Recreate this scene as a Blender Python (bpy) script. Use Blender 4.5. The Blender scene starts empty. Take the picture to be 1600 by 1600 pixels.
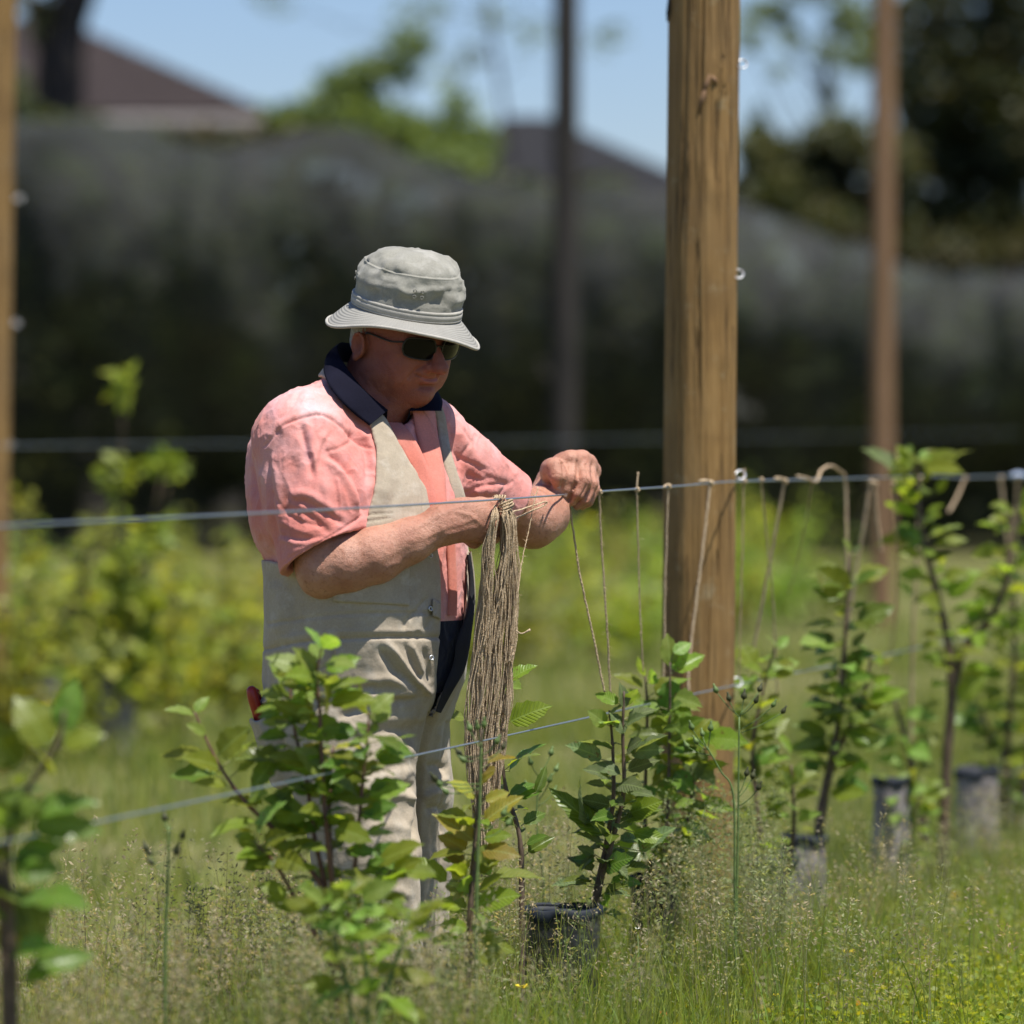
import bpy, math, random
import numpy as np
from mathutils import Vector, Matrix, Quaternion

# ------------------------------------------------------------------ camera, world, sun, exposure
scene = bpy.context.scene
HC, FP, HY = 1.40, 9000.0, 660.0            # camera height, focal length in photo pixels, horizon row
cam_data = bpy.data.cameras.new('camera')
cam = bpy.data.objects.new('camera', cam_data)
scene.collection.objects.link(cam)
cam.location = (0, 0, HC)
cam.rotation_euler = (math.radians(90), 0, 0)
cam_data.sensor_fit = 'HORIZONTAL'
cam_data.sensor_width = 24.0
cam_data.lens = 135.0
cam_data.shift_y = -0.0875
cam_data.clip_start = 0.5
cam_data.clip_end = 3000
cam_data.dof.use_dof = True
cam_data.dof.focus_distance = 11.95
cam_data.dof.aperture_fstop = 2.0
cam_data.dof.aperture_blades = 0
scene.camera = cam

SUN_EL, SUN_AZ = 69.0, 136.0                 # degrees; azimuth clockwise from the view direction
world = bpy.data.worlds.new('World'); scene.world = world
world.use_nodes = True
wn = world.node_tree.nodes; wl = world.node_tree.links
for n in list(wn): wn.remove(n)
sky = wn.new('ShaderNodeTexSky'); sky.sky_type = 'NISHITA'; sky.sun_disc = False
sky.sun_elevation = math.radians(SUN_EL); sky.sun_rotation = math.radians(SUN_AZ)
sky.altitude = 50; sky.air_density = 1.0; sky.dust_density = 0.0; sky.ozone_density = 4.0
bg = wn.new('ShaderNodeBackground'); bg.inputs['Strength'].default_value = 0.060
wo = wn.new('ShaderNodeOutputWorld')
tintn = wn.new('ShaderNodeMix'); tintn.data_type = 'RGBA'; tintn.blend_type = 'MULTIPLY'
tintn.inputs[0].default_value = 1.0; tintn.inputs[7].default_value = (1.0, 1.07, 1.34, 1)   # clear deep-blue air of the photograph
wl.new(sky.outputs[0], tintn.inputs[6]); wl.new(tintn.outputs[2], bg.inputs['Color']); wl.new(bg.outputs[0], wo.inputs['Surface'])

sun_data = bpy.data.lights.new('sun', 'SUN'); sun_data.energy = 5.0; sun_data.angle = math.radians(0.53)
sun_data.color = (1.0, 0.955, 0.88)
sun = bpy.data.objects.new('sun', sun_data); scene.collection.objects.link(sun)
_e, _a = math.radians(SUN_EL), math.radians(SUN_AZ)
SDIR = Vector((math.sin(_a) * math.cos(_e), math.cos(_a) * math.cos(_e), math.sin(_e)))
sun.rotation_euler = SDIR.to_track_quat('Z', 'Y').to_euler()
sun.location = SDIR * 40

vs = scene.view_settings
vs.view_transform = 'Standard'; vs.look = 'None'; vs.exposure = 0.46; vs.gamma = 1.0
vs.use_curve_mapping = False
scene.cycles.use_denoising = True
scene.cycles.max_bounces = 8; scene.cycles.transparent_max_bounces = 12
scene.cycles.diffuse_bounces = 3; scene.cycles.glossy_bounces = 3; scene.cycles.transmission_bounces = 4
scene.cycles.caustics_reflective = False; scene.cycles.caustics_refractive = False
scene.cycles.sample_clamp_indirect = 6.0

RNG = np.random.default_rng(7)
random.seed(7)
COL = scene.collection

# ------------------------------------------------------------------ basic helpers
def P(px, py, Y):
    """world point seen at photo pixel (px,py) at distance Y"""
    return Vector(((px - 800.0) / FP * Y, Y, HC - (py - HY) / FP * Y))
def row_y(px):                               # distance of the planted row where it crosses photo column px
    return 3.0223 / (0.2544 - (px - 800.0) / FP)
def row_x(Y): return 0.2544 * Y - 3.0223

def tag(o, label=None, cat=None, group=None, kind=None):
    if label: o['label'] = label
    if cat: o['category'] = cat
    if group: o['group'] = group
    if kind: o['kind'] = kind
    return o
def empty(name, loc):
    o = bpy.data.objects.new(name, None); COL.objects.link(o); o.location = loc
    o.empty_display_size = 0.05
    return o
def link_mesh(name, me, mat=None, parent=None, smooth=True):
    """object with mesh given in world coordinates; parent is an Empty (or object) without rotation"""
    o = bpy.data.objects.new(name, me); COL.objects.link(o)
    if mat is not None and len(me.materials) == 0: me.materials.append(mat)
    if parent is not None:
        o.parent = parent
        off = Vector((0, 0, 0)); q = parent
        while q is not None:
            off += q.location; q = q.parent
        o.location = -off
    if smooth and len(me.polygons):
        me.polygons.foreach_set('use_smooth', np.ones(len(me.polygons), dtype=bool))
    return o
def mesh_np(name, V, quads=None, tris=None, cols=None):
    V = np.asarray(V, dtype=np.float32)
    me = bpy.data.meshes.new(name)
    me.vertices.add(len(V)); me.vertices.foreach_set('co', V.ravel())
    parts, starts, tot, off = [], [], [], 0
    if quads is not None and len(quads):
        q = np.asarray(quads, dtype=np.int32); parts.append(q.ravel())
        starts.append(off + 4 * np.arange(len(q))); tot.append(np.full(len(q), 4)); off += 4 * len(q)
    if tris is not None and len(tris):
        t = np.asarray(tris, dtype=np.int32); parts.append(t.ravel())
        starts.append(off + 3 * np.arange(len(t))); tot.append(np.full(len(t), 3)); off += 3 * len(t)
    li = np.concatenate(parts).astype(np.int32)
    me.loops.add(len(li)); me.loops.foreach_set('vertex_index', li)
    ls = np.concatenate(starts).astype(np.int32)
    me.polygons.add(len(ls)); me.polygons.foreach_set('loop_start', ls)
    me.update(calc_edges=True); me.validate()
    if cols is not None:
        a = me.color_attributes.new('tint', 'FLOAT_COLOR', 'POINT')
        c = np.ones((len(V), 4), dtype=np.float32); c[:, :3] = np.asarray(cols, dtype=np.float32)
        a.data.foreach_set('color', c.ravel())
    return me

class Geo:
    """collects quads and triangles into one mesh"""
    def __init__(s): s.v = []; s.q = []; s.t = []; s.n = 0
    def add(s, V, quads=(), tris=()):
        V = np.asarray(V, dtype=float).reshape(-1, 3)
        if len(quads): s.q.append(np.asarray(quads, dtype=np.int64) + s.n)
        if len(tris): s.t.append(np.asarray(tris, dtype=np.int64) + s.n)
        s.v.append(V); s.n += len(V)
    def tube(s, pts, rad, seg=8, cap=True):
        pts = [Vector(p) for p in pts]; n = len(pts)
        if not hasattr(rad, '__len__'): rad = [rad] * n
        V = []; up = None
        for i, p in enumerate(pts):
            d = (pts[min(i + 1, n - 1)] - pts[max(i - 1, 0)]).normalized()
            if up is None:
                up = Vector((0, 0, 1)) if abs(d.z) < .9 else Vector((1, 0, 0))
            x = (up - d * up.dot(d)).normalized(); y = d.cross(x); up = x
            for k in range(seg):
                a = 2 * math.pi * k / seg
                V.append(p + (x * math.cos(a) + y * math.sin(a)) * rad[i])
        Q = [[i * seg + k, i * seg + (k + 1) % seg, (i + 1) * seg + (k + 1) % seg, (i + 1) * seg + k]
             for i in range(n - 1) for k in range(seg)]
        T = []
        if cap:
            V.append(pts[0]); V.append(pts[-1]); a, b = n * seg, n * seg + 1
            T = [[a, (k + 1) % seg, k] for k in range(seg)] + [[b, (n - 1) * seg + k, (n - 1) * seg + (k + 1) % seg] for k in range(seg)]
        s.add([tuple(v) for v in V], Q, T)
    def grid(s, G, closed_u=False):
        """G: (nu,nv,3) array"""
        G = np.asarray(G, dtype=float); nu, nv = G.shape[:2]
        Q = []
        for i in range(nu if closed_u else nu - 1):
            for j in range(nv - 1):
                i2 = (i + 1) % nu
                Q.append([i * nv + j, i2 * nv + j, i2 * nv + j + 1, i * nv + j + 1])
        s.add(G.reshape(-1, 3), Q)
    def box(s, c, half, R=None):
        c = Vector(c); V = []
        for sx in (-1, 1):
            for sy in (-1, 1):
                for sz in (-1, 1):
                    v = Vector((sx * half[0], sy * half[1], sz * half[2]))
                    V.append(tuple(c + (R @ v if R else v)))
        s.add(V, [[0, 1, 3, 2], [4, 6, 7, 5], [0, 4, 5, 1], [2, 3, 7, 6], [0, 2, 6, 4], [1, 5, 7, 3]])
    def mesh(s, name):
        return mesh_np(name, np.concatenate(s.v), np.concatenate(s.q) if s.q else None, np.concatenate(s.t) if s.t else None)
    def obj(s, name, mat, parent=None, smooth=True):
        return link_mesh(name, s.mesh(name), mat, parent, smooth)

def catmull(pts, n=8):
    pts = [np.asarray(p, dtype=float) for p in pts]
    p = [2 * pts[0] - pts[1]] + pts + [2 * pts[-1] - pts[-2]]
    out = []
    for i in range(1, len(p) - 2):
        for k in range(n):
            t = k / n
            out.append(.5 * ((2 * p[i]) + (-p[i - 1] + p[i + 1]) * t + (2 * p[i - 1] - 5 * p[i] + 4 * p[i + 1] - p[i + 2]) * t * t
                             + (-p[i - 1] + 3 * p[i] - 3 * p[i + 1] + p[i + 2]) * t ** 3))
    out.append(pts[-1]); return np.array(out)

def _hash(ix, iy, iz, seed):
    h = (ix * 374761393 + iy * 668265263 + iz * 2147483647 + seed * 1274126177) & 0xffffffff
    h = ((h ^ (h >> 13)) * 1274126177) & 0xffffffff
    h = h ^ (h >> 16)
    return (h & 0xffff) / 32767.5 - 1.0
def vnoise(p, seed=0):
    p = np.asarray(p, dtype=np.float64); i = np.floor(p).astype(np.int64); f = p - i
    u = f * f * f * (f * (f * 6 - 15) + 10); r = 0
    for dx in (0, 1):
        for dy in (0, 1):
            for dz in (0, 1):
                w = (u[:, 0] if dx else 1 - u[:, 0]) * (u[:, 1] if dy else 1 - u[:, 1]) * (u[:, 2] if dz else 1 - u[:, 2])
                r = r + w * _hash(i[:, 0] + dx, i[:, 1] + dy, i[:, 2] + dz, seed)
    return r
def fbm(p, oct=3, seed=0):
    a, s, r = 1.0, 1.0, 0
    for o in range(oct):
        r = r + a * vnoise(np.asarray(p) * s, seed + o); a *= .5; s *= 2.03
    return r

# ------------------------------------------------------------------ materials
class NT:
    def __init__(s, name):
        s.m = bpy.data.materials.new(name); s.m.use_nodes = True
        s.nt = s.m.node_tree; s.n = s.nt.nodes; s.l = s.nt.links
        s.b = s.n['Principled BSDF']; s.out = s.n['Material Output']
    def new(s, t, **kw):
        nd = s.n.new(t)
        for k, v in kw.items():
            if k in nd.inputs: nd.inputs[k].default_value = v
            else: setattr(nd, k, v)
        return nd
    def link(s, a, b): s.l.new(a, b)
    def coord(s, kind='Object', scale=(1, 1, 1)):
        tc = s.new('ShaderNodeTexCoord'); mp = s.new('ShaderNodeMapping')
        mp.inputs['Scale'].default_value = scale
        s.link(tc.outputs[kind], mp.inputs['Vector']); return mp.outputs[0]
    def noise(s, vec, scale, detail=4, rough=.55):
        nd = s.new('ShaderNodeTexNoise'); nd.inputs['Scale'].default_value = scale
        nd.inputs['Detail'].default_value = detail; nd.inputs['Roughness'].default_value = rough
        if vec is not None: s.link(vec, nd.inputs['Vector'])
        return nd.outputs['Fac']
    def ramp(s, fac, stops):
        nd = s.new('ShaderNodeValToRGB'); e = nd.color_ramp.elements
        while len(e) < len(stops): e.new(.5)
        for i, (p, c) in enumerate(stops):
            e[i].position = p; e[i].color = (*c, 1) if len(c) == 3 else c
        s.link(fac, nd.inputs['Fac']); return nd.outputs['Color']
    def mix(s, fac, a, b, mode='MIX'):
        nd = s.new('ShaderNodeMix'); nd.data_type = 'RGBA'; nd.blend_type = mode
        for sock, v in ((nd.inputs[0], fac), (nd.inputs[6], a), (nd.inputs[7], b)):
            if hasattr(v, 'is_output'): s.link(v, sock)
            elif hasattr(v, '__len__'): sock.default_value = (*v, 1) if len(v) == 3 else v
            else: sock.default_value = v
        return nd.outputs[2]
    def math(s, op, a, b=0.0):
        nd = s.new('ShaderNodeMath'); nd.operation = op
        for i, v in enumerate((a, b)):
            if hasattr(v, 'is_output'): s.link(v, nd.inputs[i])
            else: nd.inputs[i].default_value = v
        return nd.outputs[0]
    def bump(s, h, strength=.3, dist=.01):
        nd = s.new('ShaderNodeBump'); nd.inputs['Strength'].default_value = strength; nd.inputs['Distance'].default_value = dist
        s.link(h, nd.inputs['Height']); s.link(nd.outputs[0], s.b.inputs['Normal']); return nd.outputs[0]
    def base(s, c):
        if hasattr(c, 'is_output'): s.link(c, s.b.inputs['Base Color'])
        else: s.b.inputs['Base Color'].default_value = (*c, 1)
    def rough(s, r, spec=.5):
        s.b.inputs['Roughness'].default_value = r; s.b.inputs['Specular IOR Level'].default_value = spec

def mat_plain(name, c, rough=.6, spec=.4, metal=0, var=.15, scale=20):
    t = NT(name); v = t.coord(); n = t.noise(v, scale)
    lo = tuple(x * (1 - var) for x in c); hi = tuple(min(1, x * (1 + var)) for x in c)
    t.base(t.ramp(n, [(.3, lo), (.7, hi)])); t.rough(rough, spec); t.b.inputs['Metallic'].default_value = metal
    return t.m

def mat_cloth(name, c, c2, weave=900, wstr=.25, var_scale=9, rough=.9, faded=None):
    t = NT(name); v = t.coord()
    n = t.noise(v, var_scale, 5, .6)
    col = t.ramp(n, [(.3, c), (.7, c2)])
    if faded:
        n2 = t.noise(v, 26, 3, .6); col = t.mix(t.ramp(n2, [(.52, (0, 0, 0)), (.72, (.7, .7, .7))]), col, faded)
    n3 = t.noise(v, 300, 2); col = t.mix(.18, col, t.ramp(n3, [(.3, (.25, .25, .25)), (.7, (1, 1, 1))]), 'MULTIPLY')
    t.base(col); t.rough(rough, .15)
    w1 = t.new('ShaderNodeTexWave'); w1.inputs['Scale'].default_value = weave / 6.28; w1.inputs['Distortion'].default_value = 1.5
    t.link(v, w1.inputs['Vector'])
    n4 = t.noise(v, 110, 4, .6)
    h = t.math('ADD', t.math('MULTIPLY', w1.outputs['Fac'], .25), n4)
    t.bump(h, wstr, .004)
    t.b.inputs['Sheen Weight'].default_value = .12 if c[0] > .05 else 0.0
    return t.m

def mat_leaf(name, top, under, veins=True, transl=.45, tint=False, rough=.38, spec=.45):
    """leaf: shiny face, translucent body; local x across, y along the blade"""
    t = NT(name)
    oi = t.new('ShaderNodeObjectInfo'); v = t.coord()
    n = t.noise(v, 3.0, 3)
    col = t.mix(t.ramp(n, [(.35, (0, 0, 0)), (.75, (1, 1, 1))]), top, under)
    hs = t.new('ShaderNodeHueSaturation')
    t.link(t.math('ADD', t.math('MULTIPLY', oi.outputs['Random'], .06), .47), hs.inputs['Hue'])
    t.link(t.math('ADD', t.math('MULTIPLY', oi.outputs['Random'], .5), .75), hs.inputs['Value'])
    t.link(col, hs.inputs['Color']); col = hs.outputs[0]
    if tint:
        at = t.new('ShaderNodeAttribute'); at.attribute_name = 'tint'
        col = t.mix(1.0, col, at.outputs['Color'], 'MULTIPLY')
    if veins:
        sx = t.new('ShaderNodeSeparateXYZ'); t.link(v, sx.inputs[0])
        ax = t.math('ABSOLUTE', sx.outputs['X'])
        ph = t.math('SUBTRACT', t.math('MULTIPLY', sx.outputs['Y'], 62.0), t.math('MULTIPLY', ax, 70.0))
        sv = t.math('SINE', ph)
        vein = t.math('POWER', t.math('ADD', t.math('MULTIPLY', sv, .5), .5), 6.0)
        mid = t.math('LESS_THAN', ax, .014)
        vm = t.math('MAXIMUM', t.math('MULTIPLY', vein, .55), mid)
        lightv = t.mix(.5, col, (.42, .55, .20))
        col = t.mix(t.math('MULTIPLY', vm, .6), col, lightv)
        t.bump(t.math('SUBTRACT', 1.0, vm), .55, .012)
        sp = t.noise(t.coord(scale=(1, 1, 1)), 7.0, 4, .65); oo = t.math('ADD', sp, t.math('MULTIPLY', oi.outputs['Random'], .12))
        col = t.mix(t.ramp(oo, [(.70, (0, 0, 0)), (.76, (.8, .8, .8))]), col, (.16, .085, .03))
    t.base(col); t.rough(rough, spec)
    tr = t.new('ShaderNodeBsdfTranslucent')
    t.link(t.mix(1.0, col, (1.9, 1.75, .75), 'MULTIPLY'), tr.inputs['Color'])
    mx = t.new('ShaderNodeMixShader'); mx.inputs[0].default_value = transl
    t.link(t.b.outputs[0], mx.inputs[1]); t.link(tr.outputs[0], mx.inputs[2]); t.link(mx.outputs[0], t.out.inputs['Surface'])
    return t.m

M = {}
def build_materials():
    M['leaf'] = mat_leaf('apple leaf green', (.19, .26, .021), (.27, .335, .045), transl=.52)
    M['leaf_young'] = mat_leaf('young leaf', (.20, .30, .045), (.30, .38, .09), rough=.45)
    M['leaf_dark'] = mat_leaf('old leaf dark green', (.10, .165, .019), (.15, .225, .03), rough=.33)
    M['leaf_grey'] = mat_leaf('downy leaf', (.12, .17, .06), (.20, .24, .13), rough=.65, spec=.25)
    M['leaf_yellow'] = mat_leaf('yellowing leaf', (.33, .27, .03), (.30, .30, .05), rough=.45)
    M['leaf_far'] = mat_leaf('orchard foliage', (.20, .265, .04), (.32, .34, .075), veins=False, tint=True, rough=.5)
    M['leaf_tree'] = mat_leaf('tree foliage', (.050, .065, .02), (.085, .095, .035), veins=False, tint=True, rough=.55, transl=.3)
    M['leaf_old'] = mat_leaf('old orchard foliage', (.055, .075, .024), (.09, .11, .04), veins=False, tint=True, rough=.55, transl=.25)
    M['leaf_bush'] = mat_leaf('light tree foliage', (.105, .15, .055), (.15, .19, .08), veins=False, tint=True, rough=.55, transl=.4)
    M['grass'] = mat_leaf('meadow grass', (.145, .20, .05), (.21, .245, .085), veins=False, tint=True, rough=.55, transl=.42, spec=.3)
    M['seed'] = mat_leaf('grass seed', (.42, .41, .27), (.52, .50, .35), veins=False, tint=True, rough=.7, transl=.45, spec=.2)
    M['clover'] = mat_leaf('low weeds', (.19, .255, .034), (.26, .31, .06), veins=False, tint=True, rough=.5, transl=.45)
    M['stem'] = mat_plain('sapling stem', (.11, .075, .05), .6, .35, var=.4, scale=60)
    M['stem_green'] = mat_plain('green stem', (.11, .17, .045), .55, .4, var=.25, scale=60)
    M['stem_red'] = mat_plain('reddish shoot', (.15, .07, .05), .5, .4, var=.3, scale=60)
    M['petiole'] = mat_plain('leaf stalk', (.20, .20, .08), .55, .3, var=.2, scale=40)
    # treated pine post
    t = NT('treated pine'); v = t.coord(scale=(1, 1, .06)); v1 = t.coord()
    g = t.noise(v, 64, 6, .6); g2 = t.noise(v1, 3.2, 5, .6); g3 = t.noise(v, 120, 3, .6)
    col = t.ramp(g, [(.26, (.16, .088, .028)), (.5, (.26, .155, .055)), (.74, (.34, .215, .085))])
    col = t.mix(t.ramp(g2, [(.45, (0, 0, 0)), (.75, (.75, .75, .75))]), col, (.20, .125, .055))
    spot = t.noise(v1, 14, 4, .7)
    col = t.mix(t.ramp(spot, [(.60, (0, 0, 0)), (.74, (.55, .55, .55))]), col, (.34, .285, .17))
    crack = t.ramp(t.noise(t.coord(scale=(1, 1, .015)), 34, 3, .5), [(.485, (0, 0, 0)), (.5, (1, 1, 1)), (.515, (0, 0, 0))])
    col = t.mix(t.math('MULTIPLY', crack, .8), col, (.035, .02, .008))
    band = t.noise(t.coord(scale=(.25, .25, 1)), 5.0, 4, .6); col = t.mix(t.ramp(band, [(.5, (0, 0, 0)), (.68, (.45, .45, .45))]), col, (.15, .085, .03))
    t.base(col); t.rough(.75, .25)
    t.bump(t.math('SUBTRACT', t.math('ADD', g, t.math('MULTIPLY', g3, .5)), t.math('MULTIPLY', crack, .8)), .5, .012); M['post'] = t.m
    t = NT('shade grey pole'); v = t.coord(scale=(1, 1, .08)); g = t.noise(v, 20, 4)
    t.base(t.ramp(g, [(.3, (.018, .017, .016)), (.7, (.048, .042, .038))])); t.rough(.85, .2); M['post_grey'] = t.m  # dark grey tone stands in for the pole lying in shade
    t = NT('brown pole'); v = t.coord(scale=(1, 1, .08)); g = t.noise(v, 20, 4)
    t.base(t.ramp(g, [(.3, (.17, .10, .055)), (.7, (.27, .165, .095))])); t.rough(.85, .2); M['post_brown'] = t.m
    t = NT('galvanised wire'); t.base((.42, .47, .52)); t.rough(.38, .5); t.b.inputs['Metallic'].default_value = .85; M['wire'] = t.m
    t = NT('bright steel'); t.base((.6, .61, .63)); t.rough(.42, .5); t.b.inputs['Metallic'].default_value = 1; M['steel'] = t.m
    t = NT('jute twine'); v = t.coord(); n = t.noise(v, 260, 3, .6); n2 = t.noise(v, 14, 3)
    col = t.ramp(n, [(.3, (.38, .275, .165)), (.6, (.65, .51, .345)), (.8, (.83, .69, .50))])
    col = t.mix(.5, col, t.ramp(n2, [(.3, (.6, .55, .5)), (.7, (1, 1, 1))]), 'MULTIPLY')
    t.base(col); t.rough(.9, .1); t.bump(n, .8, .003); M['jute'] = t.m
    # plastic tree guard: black tar-like plastic with random grey blotches
    t = NT('black plastic sleeve'); v = t.coord(); n = t.noise(v, 26, 4, .6); n2 = t.noise(v, 9, 4, .6)
    col = t.ramp(n, [(.3, (.012, .013, .016)), (.7, (.035, .036, .04))])
    col = t.mix(t.ramp(n2, [(.55, (0, 0, 0)), (.7, (.6, .6, .6))]), col, (.13, .125, .13))
    t.base(col); t.rough(.34, .5); t.bump(n2, .5, .02); M['guard_black'] = t.m
    t = NT('dusty grey sleeve'); v = t.coord(); n = t.noise(v, 18, 5, .6); n2 = t.noise(v, 60, 3)
    col = t.ramp(n, [(.35, (.12, .105, .105)), (.55, (.25, .22, .215)), (.72, (.40, .355, .345))])
    col = t.mix(t.ramp(n2, [(.62, (0, 0, 0)), (.72, (.5, .5, .5))]), col, (.22, .11, .05))
    t.base(col); t.rough(.55, .4); t.bump(n, .5, .02); M['guard_grey'] = t.m
    t = NT('blue black rim'); t.base((.012, .017, .026)); t.rough(.6, .3); M['guard_rim'] = t.m
    # ground
    t = NT('orchard floor'); v = t.coord(); n = t.noise(v, 1.3, 6, .65); n2 = t.noise(v, 9, 6, .7); n3 = t.noise(v, .25, 3)
    col = t.ramp(n, [(.3, (.14, .14, .045)), (.55, (.20, .185, .08)), (.75, (.28, .225, .13))])
    col = t.mix(t.ramp(n2, [(.4, (0, 0, 0)), (.75, (.7, .7, .7))]), col, (.15, .20, .045))
    col = t.mix(t.ramp(n3, [(.45, (0, 0, 0)), (.7, (.5, .5, .5))]), col, (.25, .21, .12))
    t.base(col); t.rough(.95, .1); t.bump(n2, .8, .06); M['ground'] = t.m
    # bird netting
    t = NT('dark orchard netting'); v = t.coord(); n = t.noise(v, .55, 5, .6); n2 = t.noise(v, 2.6, 4, .6)
    col = t.ramp(n, [(.3, (.020, .022, .020)), (.5, (.043, .045, .043)), (.72, (.078, .078, .078))])
    col = t.mix(t.ramp(n2, [(.45, (0, 0, 0)), (.7, (.7, .7, .7))]), col, (.045, .058, .028))
    t.base(col); t.rough(.8, .15); t.bump(n2, .6, .2)
    tp = t.new('ShaderNodeBsdfTransparent'); mx = t.new('ShaderNodeMixShader'); t.link(t.ramp(n2, [(.35, (.55, .55, .55)), (.7, (.74, .74, .74))]), mx.inputs[0])
    t.link(tp.outputs[0], mx.inputs[1]); t.link(t.b.outputs[0], mx.inputs[2]); t.link(mx.outputs[0], t.out.inputs['Surface']); M['net'] = t.m
    M['roof'] = mat_plain('brown roof tiles', (.046, .034, .033), .8, .3, var=.3, scale=3)
    M['roof_dark'] = mat_plain('black roof', (.022, .022, .026), .7, .3, var=.25, scale=3)
    M['fascia'] = mat_plain('pale fascia', (.21, .19, .185), .6, .3, var=.05, scale=3)
    M['wall'] = mat_plain('rendered wall', (.28, .25, .23), .85, .2, var=.1, scale=3)
    M['glass'] = mat_plain('window glass', (.02, .025, .03), .1, .6, var=.1)
    t = NT('tree bark'); v = t.coord(scale=(1, 1, .2)); n = t.noise(v, 6, 5, .65)
    t.base(t.ramp(n, [(.3, (.02, .018, .016)), (.7, (.065, .055, .05))])); t.rough(.9, .1); t.bump(n, .7, .08); M['bark'] = t.m
    # ---- person
    t = NT('sunburnt skin'); v = t.coord(); n = t.noise(v, 16, 4, .6); n2 = t.noise(v, 130, 4, .65); n3 = t.noise(v, 420, 3, .6)
    col = t.ramp(n, [(.3, (.40, .175, .115)), (.55, (.50, .25, .17)), (.75, (.57, .32, .235))])
    col = t.mix(t.ramp(n2, [(.52, (0, 0, 0)), (.70, (.75, .75, .75))]), col, (.30, .13, .075))
    t.base(col); t.rough(.52, .4); t.b.inputs['Subsurface Weight'].default_value = .12
    t.b.inputs['Subsurface Radius'].default_value = (.012, .004, .002); t.b.inputs['Subsurface Scale'].default_value = .6
    t.bump(t.math('ADD', n2, t.math('MULTIPLY', n3, .8)), .5, .004); M['skin'] = t.m
    t = NT('flushed shade-dark face skin'); v = t.coord(); n = t.noise(v, 22, 4, .6); n2 = t.noise(v, 150, 4, .65)  # red flush; base also darkened to carry the shade under the hat
    col = t.ramp(n, [(.3, (.23, .065, .042)), (.55, (.29, .095, .06)), (.75, (.33, .125, .085))])
    t.base(col); t.rough(.5, .4); t.b.inputs['Subsurface Weight'].default_value = .1
    t.b.inputs['Subsurface Radius'].default_value = (.012, .004, .002); t.b.inputs['Subsurface Scale'].default_value = .6
    col2 = t.noise(v, 60, 4, .6); t.base(t.mix(t.ramp(col2, [(.52, (0, 0, 0)), (.72, (.5, .5, .5))]), col, (.24, .06, .04))); t.bump(t.math('ADD', n2, t.noise(v, 420, 3, .6)), .6, .004); M['face'] = t.m
    M['lip'] = mat_plain('lips', (.30, .09, .07), .45, .4, var=.1, scale=60)
    M['nail'] = mat_plain('finger nail', (.50, .34, .28), .3, .5, var=.05)
    M['hair'] = mat_plain('grey hair', (.32, .29, .26), .8, .3, var=.3, scale=200)
    # shirt: faded salmon, navy below the hem line
    t = NT('faded salmon work shirt'); v = t.coord()
    n = t.noise(v, 8, 5, .6); n2 = t.noise(v, 34, 4, .65); n3 = t.noise(v, 300, 2)
    col = t.ramp(n, [(.3, (.70, .235, .19)), (.5, (.72, .30, .265)), (.72, (.74, .41, .40))])
    col = t.mix(t.ramp(n2, [(.60, (0, 0, 0)), (.78, (.35, .35, .35))]), col, (.55, .36, .38))
    col = t.mix(.15, col, t.ramp(n3, [(.3, (.3, .3, .3)), (.7, (1, 1, 1))]), 'MULTIPLY')
    sx = t.new('ShaderNodeSeparateXYZ'); t.link(t.coord(), sx.inputs[0])
    ge = t.new('ShaderNodeNewGeometry'); sg = t.new('ShaderNodeSeparateXYZ'); t.link(ge.outputs['Position'], sg.inputs[0])
    navy = t.math('LESS_THAN', sg.outputs['Z'], .992)
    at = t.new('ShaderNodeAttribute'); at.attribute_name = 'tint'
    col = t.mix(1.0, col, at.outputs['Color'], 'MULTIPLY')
    col = t.mix(navy, col, (.012, .014, .028))
    t.base(col); t.rough(.85, .2); t.b.inputs['Sheen Weight'].default_value = .1
    t.bump(t.math('ADD', t.noise(v, 120, 4, .6), t.math('MULTIPLY', n3, .6)), .3, .003); M['shirt'] = t.m
    M['shirt_plain'] = mat_cloth('salmon cotton', (.68, .21, .15), (.72, .27, .21), 900, .25, 12, .85)
    M['navy'] = mat_cloth('navy collar cloth', (.004, .004, .012), (.007, .007, .018), 900, .25)
    M['khaki'] = mat_cloth('khaki drill', (.41, .34, .25), (.50, .425, .325), 1000, .3, 10, .9, (.56, .50, .41))
    M['lining'] = mat_cloth('dark lining', (.03, .03, .035), (.045, .045, .05), 900, .2)
    M['hat'] = mat_cloth('washed grey green cotton', (.27, .26, .22), (.36, .35, .30), 1400, .4, 16, .92, (.45, .435, .385))
    M['hat_band'] = mat_cloth('pale hat band', (.40, .38, .335), (.50, .475, .42), 1600, .4, 30)
    t = NT('stitched hat brim'); v = t.coord('Generated'); at = t.new('ShaderNodeUVMap')
    sx = t.new('ShaderNodeSeparateXYZ'); t.link(at.outputs[0], sx.inputs[0])
    ru = t.math('SINE', t.math('MULTIPLY', sx.outputs['X'], 6.2832 * 150)); rv = t.math('SINE', t.math('MULTIPLY', sx.outputs['Y'], 6.2832 * 13))
    h = t.math('MULTIPLY', t.math('ADD', t.math('MULTIPLY', ru, .4), 1.0), t.math('ADD', rv, 1.2))
    n = t.noise(t.coord(), 30, 4)
    col = t.mix(t.math('MULTIPLY', t.math('ADD', rv, 1.0), .28), (.27, .262, .235), (.42, .41, .38))
    col = t.mix(.25, col, t.ramp(n, [(.3, (.5, .5, .5)), (.7, (1, 1, 1))]), 'MULTIPLY')
    t.base(col); t.rough(.9, .15); t.bump(h, .4, .0010); M['brim'] = t.m
    t = NT('dark lens'); t.base((.006, .005, .005)); t.rough(.12, .12); M['lens'] = t.m
    t = NT('black frame'); t.base((.012, .011, .011)); t.rough(.3, .5); M['frame'] = t.m
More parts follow.
